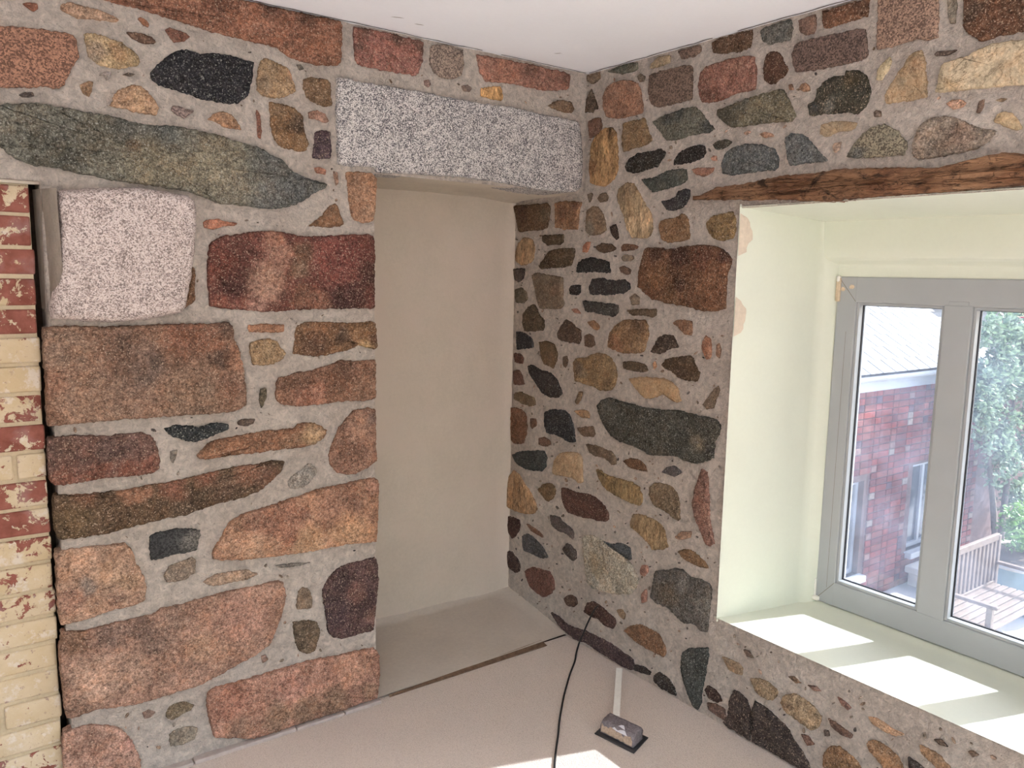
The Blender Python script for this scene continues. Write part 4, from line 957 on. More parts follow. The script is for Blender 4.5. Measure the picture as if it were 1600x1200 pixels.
def arch_sheet(name, f, nu, nv, mat, parent, amp=0.0, seed=1.0):
    """grid surface from f(s, t) with a little hand-worked unevenness along its normal"""
    P = [[Vector(f(i / nu, j / nv)) for j in range(nv + 1)] for i in range(nu + 1)]
    vv = []
    for i in range(nu + 1):
        for j in range(nv + 1):
            a = P[min(i + 1, nu)][j] - P[max(i - 1, 0)][j]
            b = P[i][min(j + 1, nv)] - P[i][max(j - 1, 0)]
            nn = a.cross(b)
            nn = nn.normalized() if nn.length > 1e-12 else Vector((0, 0, 0))
            p = P[i][j]
            edge = 0.0 if i in (0, nu) or j in (0, nv) else 1.0
            vv.append(p + nn * amp * edge * (noise.noise(p * 4 + Vector((seed, 0, 0))) + 0.4 * noise.noise(p * 14 + Vector((0, seed, 0)))))
    ff = [(i * (nv + 1) + j, (i + 1) * (nv + 1) + j, (i + 1) * (nv + 1) + j + 1, i * (nv + 1) + j + 1) for i in range(nu) for j in range(nv)]
    return obj_from(name, vv, ff, mat, parent, smooth=True)

# plastered recess: back, side, soffit
arch_sheet('recess_back', lambda s, t: (NICHE_X - 0.01 + s * (0.012 - NICHE_X), NICHE_Y + 0.0 * t - 0.02 * max(0, 1 - abs(1 - s) * 14) ** 2, 0.03 + t * 1.84), 40, 60, 'render_plaster', wall_back, 0.006, 2.0)
arch_sheet('recess_side', lambda s, t: (NICHE_X, 0.002 + s * NICHE_Y, t * 1.86), 16, 50, 'render_plaster', wall_back, 0.004, 4.0)
def soffit(s, t):
    u = NICHE_X - 0.01 + s * (0.01 - NICHE_X)
    # hand-rounded plaster that rolls from under the lintel into the back of the recess
    z = 1.852 + 0.012 * t - 0.02 * max(0, t - 0.75) ** 2 * 10 - 0.02 * max(0, s - 0.8) * 5 * t
    return (u, 0.005 + t * 0.48, z)
arch_sheet('recess_soffit', soffit, 36, 20, 'skim', wall_back, 0.005, 6.0)
# skim of plaster under the long grey stone, down to the top of the bricks
arch_sheet('plaster_fillet', lambda s, t: (-2.5 + s * 0.65, 0.02 - 0.016 * t, 1.735 + t * (0.055 + 0.03 * (1 - s))), 40, 6, 'skim', wall_back, 0.004, 8.0)

def big_stone(name, P, mat, to3, parent, height, back, round_r, label, seed, rough=0.003, step=0.011):
    pts = [(P[k] / 1000, P[k + 1] / 1000) for k in range(0, len(P), 2)]
    verts, faces, c = stone_geo(pts, seed, height, rough, back, round_r, step)
    o = obj_from(name, [to3(*v) for v in verts], faces, mat, parent, smooth=True, origin=to3(c.x, c.y, 0))
    o['label'] = label
    return o
big_stone('granite_lintel', LINTEL, 'lintel', to_back, wall_back, 0.016, -0.14, 0.006, 'long speckled grey granite lintel over the recess', 41.0)
big_stone('granite_block', GRANITE, 'corbel', to_back, wall_back, 0.042, -0.05, 0.016, 'pinkish speckled granite corner block', 57.0, rough=0.005)
# dressed left flank of the granite block, turning back to the bricks
def flank(s, t):
    z = 1.402 + t * 0.322 - 0.012 * s * (1 - t)
    y = -0.036 + 0.095 * s ** 1.4
    x = -1.836 - 0.045 * s ** 0.6 + 0.006 * (1 - t) + (0.02 if t < 0.06 else 0) * s
    return (x, y, z)
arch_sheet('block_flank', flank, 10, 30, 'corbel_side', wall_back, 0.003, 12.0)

# window wall
us = lines(-2.3, NICHE_Y + 0.03, 0.009, [OPEN_Y0, OPEN_Y1, 0.0])
us = lines(ROOM_Y, -2.3, 0.3, [W2_Y0, W2_Y1])[:-1] + us
vs = lines(0.0, H, 0.009, [OPEN_Z0, OPEN_Z1, W2_Z0, W2_Z1])
def hole_right(u, v):
    if OPEN_Y1 < u < OPEN_Y0 and OPEN_Z0 < v < OPEN_Z1:
        return True
    return W2_Y1 < u < W2_Y0 and W2_Z0 < v < W2_Z1
verts, faces = sheet(us, vs, hole_right, to_right, True, 0.0085, 21.0)
wall_right = obj_from('wall_right', verts, faces, 'mortar', smooth=True)
tag(wall_right, 'rubble stone wall of small mixed stones around the window', 'wall', 'structure')
build_stones(STONES_RIGHT, wall_right, to_right, True)

MB().box((0.03, OPEN_Y0 + 0.008, -0.05), (0.455, NICHE_Y + 0.2, H + 0.05)).box((0.03, W2_Y0 + 0.03, -0.05), (0.455, OPEN_Y1 - 0.01, H + 0.05)).box((0.03, OPEN_Y1 - 0.02, OPEN_Z1 + 0.016), (0.455, OPEN_Y0 + 0.02, H + 0.05)).box((0.03, OPEN_Y1 - 0.02, -0.05), (0.455, OPEN_Y0 + 0.02, OPEN_Z0 - 0.02)) \
    .box((0.43, -0.868, 0.30), (0.46, OPEN_Y0 + 0.02, 1.80)).box((0.43, OPEN_Y1 - 0.02, 1.535), (0.46, OPEN_Y0 + 0.02, 1.80)).box((0.43, OPEN_Y1 - 0.02, 0.30), (0.46, -2.055, 1.80)).box((0.43, OPEN_Y1 - 0.02, 0.30), (0.46, OPEN_Y0 + 0.02, 0.39)).build('wall_core', 'dark_gap', wall_right)

# old timber lintel let into the stones above the window
bo = big_stone('timber_lintel', BEAM, 'old_timber', to_right, wall_right, 0.022, -0.08, 0.012, 'weathered wormy timber lintel above the window', 77.0, rough=0.018, step=0.009)
bo.data.flip_normals()
big_faces = None

# small chips pressed into the mortar, too small to pick apart
def chips(name, wall, data, to3, flip, u0, u1, v0, v1, n, seed, ok):
    rnd = random.Random(seed)
    boxes = []
    for kind, col, P, blobs in data:
        xs, ys = P[0::2], P[1::2]
        boxes.append((min(xs) / 1000, max(xs) / 1000, min(ys) / 1000, max(ys) / 1000, [(x / 1000, y / 1000) for x, y in zip(xs, ys)]))
    def inside(u, v, poly, r):
        c = False
        for i in range(len(poly)):
            (x0, y0), (x1, y1) = poly[i - 1], poly[i]
            if (y0 > v) != (y1 > v) and u < (x1 - x0) * (v - y0) / (y1 - y0) + x0:
                c = not c
            dx, dy = x1 - x0, y1 - y0
            t = max(0.0, min(1.0, ((u - x0) * dx + (v - y0) * dy) / (dx * dx + dy * dy + 1e-12)))
            if (u - x0 - t * dx) ** 2 + (v - y0 - t * dy) ** 2 < r * r:
                return True
        return c
    vv, ff, cc = [], [], []
    tries = 0
    made = 0
    while made < n and tries < n * 60:
        tries += 1
        u, v = rnd.uniform(u0, u1), rnd.uniform(v0, v1)
        if not ok(u, v):
            continue
        r = rnd.uniform(0.003, 0.007) if rnd.random() < 0.7 else rnd.uniform(0.007, 0.011)
        if any(a - r < u < b + r and c - r < v < d + r and inside(u, v, pl_, r + 0.004) for a, b, c, d, pl_ in boxes):
            continue
        made += 1
        a0 = rnd.uniform(0, PI)
        asp = rnd.uniform(0.25, 0.65)
        col = rnd.choice([(0.25, 0.16, 0.10), (0.20, 0.15, 0.11), (0.10, 0.085, 0.08), (0.38, 0.24, 0.16), (0.30, 0.25, 0.20)])
        k0 = len(vv)
        m = 7
        for h, s in ((-0.004, 1.0), (0.0025, 0.8)):
            for k in range(m):
                t = 2 * PI * k / m
                rr = r * s * rnd.uniform(0.7, 1.15)
                x, y = rr * math.cos(t), rr * asp * math.sin(t)
                vv.append(to3(u + x * math.cos(a0) - y * math.sin(a0), v + x * math.sin(a0) + y * math.cos(a0), h))
                cc.append(col)
        fs = [(k0 + k, k0 + (k + 1) % m, k0 + m + (k + 1) % m, k0 + m + k) for k in range(m)] + [tuple(k0 + m + k for k in range(m))]
        ff += [f[::-1] for f in fs] if flip else fs
    o = obj_from(name, vv, ff, 'g', wall)
    at = o.data.color_attributes.new('Col', 'FLOAT_COLOR', 'POINT')
    at.data.foreach_set('color', [x for c in cc for x in (*c, 1.0)])
    o['kind'] = 'stuff'
    return o
chips('mortar_chips', wall_back, STONES_BACK, to_back, False, -1.85, -0.02, 0.02, 2.28, 70, 5, lambda u, v: not (u > NICHE_X - 0.02 and v < 2.13))
chips('mortar_chips', wall_right, STONES_RIGHT, to_right, True, -2.2, 0.46, 0.02, 2.28, 330, 6, lambda u, v: not (OPEN_Y1 - 0.02 < u < OPEN_Y0 + 0.02 and OPEN_Z0 - 0.03 < v < OPEN_Z1 + 0.12) and not (u > 0 and v > 1.83))

# ------------------------------------------------------------------ brick infill on the far left
BR_Y = 0.022
verts = [(ROOM_X, BR_Y + 0.0045, 0), (-1.893, BR_Y + 0.0045, 0), (-1.893, BR_Y + 0.0045, 1.735), (ROOM_X, BR_Y + 0.0045, 1.735),
         (-1.893, 0.13, 0), (-1.893, 0.13, 1.735)]
wall_left = obj_from('wall_left', verts, [(0, 1, 2, 3), (1, 4, 5, 2)], 'brick_mortar')
tag(wall_left, 'old brick infill with flaking cream paint, red bricks near its top', 'wall', 'structure')
joints = [1.735, 1.658, 1.572, 1.496, 1.416, 1.340, 1.264, 1.186, 1.106, 1.028, 0.951, 0.872, 0.794, 0.716, 0.636, 0.559, 0.482, 0.404, 0.328, 0.250, 0.174, 0.096, 0.02]
paint = [0.45, 0.42, 0.18, 0.36, 0.40, 0.84, 0.78, 0.52, 0.32, 0.74, 0.45, 0.32, 0.66, 0.66, 0.72, 0.86, 0.92, 0.95, 0.95, 0.90, 0.62, 0.8]
rnd = random.Random(3)
for ci in range(len(joints) - 1):
    z1, z0 = joints[ci] - 0.005, joints[ci + 1] + 0.005
    x = -1.890 + rnd.uniform(-0.004, 0.003)
    first = True
    stretcher = ci % 2 == 0
    while x > -2.6:
        L = (0.215 if stretcher else 0.19) if first else 0.215
        if ci == 9:
            L = 0.068 if first else 0.215
        if ci == 18:
            L = 0.136 if first else 0.215
        x0 = x - L
        bm = bmesh.new()
        bmesh.ops.create_cube(bm, size=1.0)
        y0 = BR_Y - rnd.uniform(-0.002, 0.005)
        for v in bm.verts:
            v.co = Vector((x0 + (v.co.x + 0.5) * L, y0 + (v.co.y + 0.5) * 0.09, z0 + (v.co.z + 0.5) * (z1 - z0) + rnd.uniform(-0.0015, 0.0015)))
        bmesh.ops.bevel(bm, geom=bm.edges[:], offset=0.006, segments=2, affect='EDGES', profile=0.6)
        cen = Vector((x0 + L / 2, y0, (z0 + z1) / 2))
        for v in bm.verts:
            v.co += Vector((0.002 * noise.noise(v.co * 60), 0.002 * noise.noise(v.co * 40), 0.0015 * noise.noise(v.co * 50 + Vector((5, 5, 5)))))
            v.co -= cen
        me = bpy.data.meshes.new('brick')
        bm.to_mesh(me)
        bm.free()
        me.materials.append(MAT['painted_brick'])
        at = me.attributes.new('paint', 'FLOAT', 'POINT')
        at.data.foreach_set('value', [paint[ci]] * len(me.vertices))
        me.polygons.foreach_set('use_smooth', [True] * len(me.polygons))
        o = bpy.data.objects.new('brick', me)
        C.objects.link(o)
        o.location = cen
        o.parent = wall_left
        x = x0 - 0.010
        first = False

# ------------------------------------------------------------------ ceiling, floor, and the room behind the camera
ceil = obj_from('ceiling', [(ROOM_X - 0.3, ROOM_Y - 0.3, H), (0.6, ROOM_Y - 0.3, H), (0.6, 0.7, H), (ROOM_X - 0.3, 0.7, H),
                            (ROOM_X - 0.3, ROOM_Y - 0.3, H + 0.15), (0.6, ROOM_Y - 0.3, H + 0.15), (0.6, 0.7, H + 0.15), (ROOM_X - 0.3, 0.7, H + 0.15)],
                [(3, 2, 1, 0), (4, 5, 6, 7), (0, 1, 5, 4), (1, 2, 6, 5), (2, 3, 7, 6), (3, 0, 4, 7)], 'ceiling_paint')
tag(ceil, 'smooth white ceiling with a few scuffs', 'ceiling', 'structure')
for (x, y, L, a) in ((-0.905, -0.146, 0.045, -0.35), (-0.818, -0.127, 0.035, -0.2), (-0.277, -0.155, 0.03, -0.9)):
    m = MB()
    c, s = math.cos(a), math.sin(a)
    m.poly([(x + c * q * L / 2 - s * w, y + s * q * L / 2 + c * w, H - 0.0008) for q, w in ((-1, 0.000), (-0.3, 0.003), (1, 0.001), (0.4, -0.003), (-0.6, -0.002))], [(0, 1, 2, 3, 4)])
    m.build('scuff_mark', 'scuff', ceil)

def crack(to3, u0, u1, seed):
    rnd = random.Random(seed)
    n = int(abs(u1 - u0) / 0.02)
    top, bot = [], []
    for k in range(n + 1):
        u = u0 + (u1 - u0) * k / n
        w = 0.013 + 0.006 * noise.noise(Vector((u * 14, seed, 0)))
        top.append(to3(u, H - 0.0012, w - 0.004))
        bot.append(to3(u, H - 0.0012, w + max(0.0004, 0.004 * noise.noise(Vector((u * 30, seed, 5))) + 0.0015)))
    MB().poly(top + bot, [(k, k + 1, n + 2 + k, n + 1 + k) for k in range(n)]).build('edge_crack', 'dark_gap', ceil)
crack(to_right, -0.02, -0.62, 3)
crack(to_right, -0.72, -1.9, 4)
crack(to_back, -0.02, -0.42, 5)
crack(to_back, -0.50, -1.75, 6)
floor = obj_from('floor', *(lambda X, Y: ([(x, y, 0.0) for x in X for y in Y], [(i * len(Y) + j, (i + 1) * len(Y) + j, (i + 1) * len(Y) + j + 1, i * len(Y) + j + 1) for i in range(len(X) - 1) for j in range(len(Y) - 1)]))
                 ([ROOM_X, -3, -2, -1, -0.5, 0.01], [ROOM_Y, -3, -2, -1, 0.03]), 'carpet')
tag(floor, 'beige looped carpet covering the room floor', 'floor', 'structure')
m = MB()
m.box((ROOM_X - 0.3, ROOM_Y - 0.3, -0.2), (0.6, 0.7, -0.02))
sub = m.build('underfloor', 'dark_gap', floor)

hearth = arch_sheet('floor_recess', lambda s, t: (NICHE_X + 0.004 + s * (0.0 - NICHE_X), 0.004 + (0.022 * s) + t * 0.475, 0.010 + 0.044 * t + 0.03 * max(0, t - 0.9) * 10 * (t - 0.9) * 10 + 0.03 * max(0, s - 0.93) * 14 * t), 40, 24, 'hearth_cement', None, 0.003, 9.0)
tag(hearth, 'smooth cement floor of the plastered recess', 'floor', 'structure')
m = MB()
m.poly([(-0.86, -0.004, 0.0015), (-0.62, -0.004, 0.0015), (-0.40, -0.004, 0.0015), (-0.128, -0.004, 0.0015), (-0.13, 0.036, 0.0115), (-0.40, 0.020, 0.0105), (-0.62, 0.010, 0.010), (-0.86, 0.002, 0.009)], [tuple(range(8))])
m.build('gripper_rod', 'gripper', hearth)
for a, b in ((-0.145, -0.30), (-0.305, -0.42), (-0.43, -0.61), (-0.615, -0.85)):
    MB().box((b, -0.004, 0.001), (a, 0.002 + 0.022 * (a + 0.9), 0.006), 0.001).build('gripper_piece', 'gripper', hearth)

base = empty('baseboard_back', (-1.3, 0, 0))
tag(base, 'thin pale edging strips between carpet and stone wall', 'edging', 'structure')
xs = [-1.86, -1.545, -1.216, -1.042, -0.90]
for k, (a, b) in enumerate(zip(xs, xs[1:])):
    MB().box((a + 0.002, -0.024, 0.0), (b - 0.002, 0.01, 0.011 + 0.002 * (k % 2)), 0.002).build('edging_strip', 'strip_wood', base)

def wall_with_window(name, label, to3, u0, u1, hole):
    """plain painted wall 0.1 m thick with one glazed opening (u0, u1, v0, v1)"""
    a, b, c, d = hole
    q = MB()
    for (p, r, s_, t) in ((u0, a, -0.1, H + 0.1), (b, u1, -0.1, H + 0.1), (a, b, -0.1, c), (a, b, d, H + 0.1)):
        k = [to3(p, s_, 0), to3(r, t, 0.1)]
        q.box([min(k[0][i], k[1][i]) for i in range(3)], [max(k[0][i], k[1][i]) for i in range(3)])
    return tag(q.build(name, 'wall_paint'), label, 'wall', 'structure')
def fill_window(name, label, to3, hole, lights):
    a, b, c, d = hole
    w = empty(name, to3((a + b) / 2, c, 0.05))
    tag(w, label, 'window', 'structure')
    def bx(nm, mat, u0, u1, v0, v1, w0, w1):
        k = [to3(u0, v0, w0), to3(u1, v1, w1)]
        MB().box([min(k[0][i], k[1][i]) for i in range(3)], [max(k[0][i], k[1][i]) for i in range(3)], 0.003 if mat == 'upvc' else 0).build(nm, mat, w)
    us_ = [a + (b - a) * k / lights for k in range(lights + 1)]
    for k, u in enumerate(us_):
        bx('frame_stile', 'upvc', max(a, u - 0.035), min(b, u + 0.035), c, d, 0.02, 0.08)
    bx('frame_rail', 'upvc', a, b, c, c + 0.06, 0.021, 0.079)
    bx('frame_rail', 'upvc', a, b, d - 0.06, d, 0.021, 0.079)
    for p, r in zip(us_, us_[1:]):
        bx('pane', 'clear_glass', p + 0.03, r - 0.03, c + 0.05, d - 0.05, 0.048, 0.052)
    return w
side3 = lambda u, v, w: (ROOM_X - w, u, v)
front3 = lambda u, v, w: (u, ROOM_Y - w, v)
SIDE_HOLE = (-4.9, -1.2, 0.06, 1.1)
FRONT_HOLE = (-4.2, -0.05, 0.06, 1.6)
wall_with_window('wall_side', 'plain painted wall on the far side of the room', side3, ROOM_Y - 0.1, 0.7, SIDE_HOLE)
wall_with_window('wall_front', 'plain painted wall behind the viewer', front3, ROOM_X, 0.5, FRONT_HOLE)
fill_window('fill_window_3', 'unseen wide window added opposite the stone wall for fill light', side3, SIDE_HOLE, 4)  # added window out of view, lets fill light onto the window wall
fill_window('fill_window_4', 'unseen glazed doors added behind the viewer for fill light', front3, FRONT_HOLE, 4)  # added glazing out of view, lets fill light onto the back wall
core = MB().box((ROOM_X, NICHE_Y + 0.06, -0.1), (0.5, 0.7, H + 0.1)).box((ROOM_X, 0.125, -0.05), (NICHE_X - 0.05, 0.2, H)).build('wall_core', 'dark_gap', wall_back)

# ------------------------------------------------------------------ the window: reveal, sill, frame, panes
FX = 0.40
window_1 = empty('window_1', (FX, -1.45, 0.385))
tag(window_1, 'white framed window in a deep pale yellow plastered reveal', 'window', 'structure')
JB = -0.832
def jamb(s, t):
    k = min(1.0, s / 0.8)
    x = -0.004 + k * 0.364
    y = OPEN_Y0 + 0.002 + k ** 0.8 * (JB - OPEN_Y0) - 0.012 * (1 - t) * k
    if s > 0.8:
        f = (s - 0.8) / 0.2
        x += 0.062 * f
        y -= 0.046 * f ** 0.8
    return (x, y, OPEN_Z0 - 0.012 + t * (OPEN_Z1 + 0.024 - OPEN_Z0 - k * 0.026))
arch_sheet('reveal_jamb', jamb, 24, 44, 'reveal_paint', window_1, 0.003, 3.0)
arch_sheet('reveal_jamb', lambda s, t: (-0.004 + s * 0.42, OPEN_Y1 + s * 0.05, OPEN_Z0 - 0.01 + t * (OPEN_Z1 + 0.01 - OPEN_Z0)), 10, 30, 'reveal_paint', window_1, 0.004, 13.0)
arch_sheet('reveal_soffit', lambda s, t: (-0.004 + s * 0.364, OPEN_Y0 + 0.004 - s * 0.075 * (1 - t) + t * (OPEN_Y1 - OPEN_Y0), OPEN_Z1 + 0.004 - 0.030 * s - 0.006 * s * t), 14, 40, 'reveal_paint', window_1, 0.004, 7.0)
def downstand(s, t):
    prof = [(0.3595, 1.742), (0.360, 1.70), (0.361, 1.66), (0.362, 1.625), (0.366, 1.606), (0.376, 1.597), (0.390, 1.590), (0.402, 1.583), (0.405, 1.57), (0.406, 1.54), (0.41, 1.50)]
    q = s * (len(prof) - 1)
    k = min(int(q), len(prof) - 2)
    f = q - k
    x = prof[k][0] * (1 - f) + prof[k + 1][0] * f
    z = prof[k][1] * (1 - f) + prof[k + 1][1] * f
    return (x, JB + 0.03 + t * (OPEN_Y1 - JB), z - 0.012 * t * (1 if k < 9 else 0))
arch_sheet('reveal_head', downstand, 30, 40, 'reveal_paint', window_1, 0.002, 9.0)
sill = arch_sheet('window_sill', lambda s, t: (-0.006 + s * 0.43, OPEN_Y0 + 0.012 - s * 0.06 * (1 - t) + t * (OPEN_Y1 - OPEN_Y0 - 0.02), OPEN_Z0 + 0.002 + 0.012 * max(0, s - 0.9) * 10), 16, 40, 'reveal_paint', window_1, 0.002, 15.0)

YF0, YF1 = -0.873, -2.062
ZF0, ZF1 = 0.385, 1.542
GZ0, GZ1 = 0.472, 1.457
panes_y = [(-0.945, -1.235), (-1.320, -1.610), (-1.695, -1.985)]
XO = 0.47
def bar(name, a, b, mat='upvc', bevel=0.004):
    return MB().box(a, b, bevel, seg=2).build(name, mat, window_1)
bar('frame_stile', (FX, panes_y[0][0], ZF0), (XO, YF0, ZF1))
bar('frame_stile', (FX, YF1, ZF0), (XO, panes_y[2][1], ZF1))
bar('frame_rail', (FX + 0.0005, YF1 + 0.002, GZ1), (XO, YF0 - 0.002, ZF1 - 0.0005))
bar('frame_rail', (FX + 0.0005, YF1 + 0.002, ZF0 + 0.0005), (XO, YF0 - 0.002, GZ0))
for a, b in ((panes_y[0][1], panes_y[1][0]), (panes_y[1][1], panes_y[2][0])):
    mu = bar('mullion', (FX - 0.002, b, GZ0 - 0.004), (XO, a, GZ1 + 0.004))
    MB().box((FX - 0.0008, b + 0.012, GZ1 + 0.0), (FX + 0.004, a - 0.012, GZ1 + 0.016), 0.002).build('mullion_cap', 'upvc', mu)
for k, (a, b) in enumerate(panes_y):
    g = MB().box((0.4395, b + 0.002, GZ0 + 0.002), (0.4425, a - 0.002, GZ1 - 0.002)).build('pane', 'glass', window_1)
    # glazing bead sloping to the glass, with a black gasket
    for nm, mat, w, x0, x1 in (('glazing_bead', 'upvc', 0.009, FX + 0.006, 0.430), ('gasket', 'gasket', 0.0115, 0.430, 0.4392)):
        q = MB()
        q.box((x0, a - w, GZ0 + 0.0004), (x1, a, GZ1 - 0.0004), 0.001)
        q.box((x0, b, GZ0 + 0.0004), (x1, b + w, GZ1 - 0.0004), 0.001)
        q.box((x0 + 0.0003, b + w, GZ1 - w), (x1 - 0.0003, a - w, GZ1), 0.001)
        q.box((x0 + 0.0003, b + w, GZ0), (x1 - 0.0003, a - w, GZ0 + w), 0.001)
        q.build(nm, mat, g)
# corner joints and stained hardware
def joint(p, q, w=0.0009):
    p, q = Vector(p), Vector(q)
    d = (q - p).normalized()
    n = Vector((0, -d.z, d.y)) * w
    MB().poly([p - n, q - n, q + n, p + n], [(0, 1, 2, 3)]).build('joint_line', 'joint_line', window_1)
joint((FX - 0.0006, YF0 - 0.006, ZF1 - 0.006), (FX - 0.0006, -0.943, GZ1 + 0.002))
joint((FX - 0.0006, YF0 - 0.006, ZF0 + 0.01), (FX - 0.0006, -0.943, GZ0 - 0.002))
joint((FX - 0.0006, -0.915, ZF0 + 0.06), (FX - 0.0006, -0.915, GZ1 - 0.1), 0.0006)
hg = MB().box((FX - 0.008, YF0 - 0.012, ZF1 - 0.085), (FX + 0.004, YF0 + 0.004, ZF1 - 0.004), 0.003).build('hinge', 'sealant', window_1)
MB().box((FX - 0.012, YF0 - 0.010, ZF1 - 0.018), (FX + 0.004, YF0 + 0.002, ZF1 + 0.004), 0.004).build('hinge_cap', 'handle_white', hg)
h2 = MB().box((FX - 0.012, YF0 - 0.018, ZF0 + 0.002), (FX + 0.004, YF0 + 0.006, ZF0 + 0.018), 0.003).box((FX - 0.006, YF0 - 0.003, ZF0 + 0.018), (FX + 0.004, YF0 + 0.003, ZF0 + 0.08), 0.001).build('hinge', 'handle_white', window_1)
def patch(name, cx, cz, rx, rz, x, mat, parent, seed):
    rnd = random.Random(seed)
    pts = [(x, cx + rx * math.cos(t * 2 * PI / 16) * rnd.uniform(0.75, 1.1), cz + rz * math.sin(t * 2 * PI / 16) * rnd.uniform(0.75, 1.1)) for t in range(16)]
    return MB().poly(pts, [tuple(range(16))]).build(name, mat, parent)
patch('filler_dab', -0.925, 1.508, 0.010, 0.008, FX - 0.0008, 'sealant', window_1, 3)
patch('filler_dab', -0.893, 1.500, 0.009, 0.008, FX - 0.0008, 'sealant', window_1, 4)
# bare filler where the reveal meets the stones
def filler(z0, z1, depth, seed):
    rnd = random.Random(seed)
    zz = [z0 + (z1 - z0) * k / 10 for k in range(11)]
    vv = []
    for z in zz:
        f = math.sin(PI * (z - z0) / (z1 - z0)) ** 0.5
        d = depth * f * rnd.uniform(0.75, 1.1)
        for s in (0.0, 0.5, 1.0):
            xx = -0.005 + d * s
            vv.append((xx, OPEN_Y0 + 0.002 + max(0, (xx + 0.004) / 0.364) ** 0.8 * (JB - OPEN_Y0) - 0.0045, z))
    ff = [(k * 3 + j, (k + 1) * 3 + j, (k + 1) * 3 + j + 1, k * 3 + j + 1) for k in range(10) for j in range(2)]
    obj_from('bare_filler', vv, ff, 'bare_patch', window_1)
filler(1.34, 1.47, 0.045, 1)
filler(1.60, 1.735, 0.05, 2)

# unseen glazed doors added along the same wall to brighten the room
fill_window_2 = empty('fill_window_2', (0.4, (W2_Y0 + W2_Y1) / 2, W2_Z0))
tag(fill_window_2, 'unseen white glazed doors added along the stone wall to brighten the room', 'window', 'structure')
q = MB()
for a, b in (((-0.004, W2_Y0, W2_Z0 - 0.02), (0.47, W2_Y0 + 0.02, W2_Z1 + 0.02)), ((-0.004, W2_Y1 - 0.02, W2_Z0 - 0.02), (0.47, W2_Y1, W2_Z1 + 0.02)),
             ((-0.004, W2_Y1, W2_Z1), (0.47, W2_Y0, W2_Z1 + 0.02)), ((-0.004, W2_Y1, W2_Z0 - 0.02), (0.47, W2_Y0, W2_Z0))):
    q.box(a, b)
q.build('reveal', 'reveal_paint', fill_window_2)
ys = [W2_Y0, W2_Y0 - 0.85, W2_Y0 - 1.7, W2_Y1]
for y in ys:
    MB().box((0.40, y - 0.04, W2_Z0), (0.47, y + 0.04, W2_Z1), 0.004).build('frame_stile', 'upvc', fill_window_2)
for z in (W2_Z0 + 0.035, W2_Z1 - 0.035):
    MB().box((0.401, W2_Y1, z - 0.035), (0.469, W2_Y0, z + 0.035), 0.004).build('frame_rail', 'upvc', fill_window_2)
for a, b in zip(ys, ys[1:]):
    MB().box((0.4395, b + 0.035, W2_Z0 + 0.06), (0.4425, a - 0.035, W2_Z1 - 0.06)).build('pane', 'clear_glass', fill_window_2)

# ------------------------------------------------------------------ things on the carpet
cable = MB()
path = [(-0.008, -0.1745, 0.206), (-0.010, -0.172, 0.205), (-0.014, -0.160, 0.190), (-0.017, -0.140, 0.150), (-0.018, -0.118, 0.105), (-0.019, -0.100, 0.062), (-0.022, -0.085, 0.025), (-0.030, -0.085, 0.008),
        (-0.07, -0.12, 0.0045), (-0.127, -0.176, 0.004), (-0.20, -0.236, 0.004), (-0.266, -0.294, 0.004), (-0.335, -0.357, 0.004), (-0.399, -0.42, 0.004), (-0.458, -0.48, 0.004), (-0.51, -0.537, 0.004), (-0.58, -0.61, 0.004), (-0.66, -0.70, 0.004), (-0.80, -0.87, 0.004), (-1.0, -1.05, 0.004), (-1.3, -1.2, 0.004)]
def smooth_path(pts, n=6):
    pts = [Vector(p) for p in pts]
    out = []
    for i in range(len(pts) - 1):
        p0, p1, p2, p3 = pts[max(i - 1, 0)], pts[i], pts[i + 1], pts[min(i + 2, len(pts) - 1)]
        for k in range(n):
            t = k / n
            out.append(0.5 * ((2 * p1) + (p2 - p0) * t + (2 * p0 - 5 * p1 + 4 * p2 - p3) * t * t + (3 * p1 - p0 - 3 * p2 + p3) * t ** 3))
    return out + [pts[-1]]
cable.tube(smooth_path(path), 0.0036, 8)
tag(cable.build('cable', 'rubber', smooth=True), 'thin black cable running from the stone wall across the carpet', 'cable')

ft = empty('scrubbing_float', (-0.337, -0.66, 0.0))
tag(ft, 'mortar-crusted block float with white handle lying on the carpet', 'tool')
ax = Vector((0.028, -0.153, 0)).normalized()            # long side of the plate
bx = Vector((0.100, 0.035, 0)).normalized()
M = Matrix((( ax.x, bx.x, 0, -0.337), (ax.y, bx.y, 0, -0.660), (0, 0, 1, 0), (0, 0, 0, 1)))
MB().box((-0.080, -0.055, 0.001), (0.080, 0.055, 0.005), 0.001, mat=M).build('base_plate', 'plate_metal', ft)
bm = bmesh.new()
bmesh.ops.create_cube(bm, size=1.0)
for v in bm.verts:
    v.co = Vector((v.co.x * 0.135, v.co.y * 0.070, 0.005 + (v.co.z + 0.5) * 0.042))
bmesh.ops.subdivide_edges(bm, edges=bm.edges[:], cuts=5, use_grid_fill=True)
bmesh.ops.bevel(bm, geom=[e for e in bm.edges if e.is_boundary], offset=0.002, affect='EDGES')
for v in bm.verts:
    k = max(0, (v.co.z - 0.030) / 0.017)
    v.co.x *= 1 - 0.06 * k * k
    v.co.y *= 1 - 0.22 * k * k
    v.co += Vector((noise.noise(v.co * 70), noise.noise(v.co * 70 + Vector((9, 0, 0))), noise.noise(v.co * 60 + Vector((0, 9, 0))))) * 0.003
bmesh.ops.transform(bm, matrix=M, verts=bm.verts)
q = MB(); q._merge(bm)
blk = q.build('block', 'float_block', ft, smooth=True)
q = MB()
rnd = random.Random(9)
pts_t, pts_b = [], []
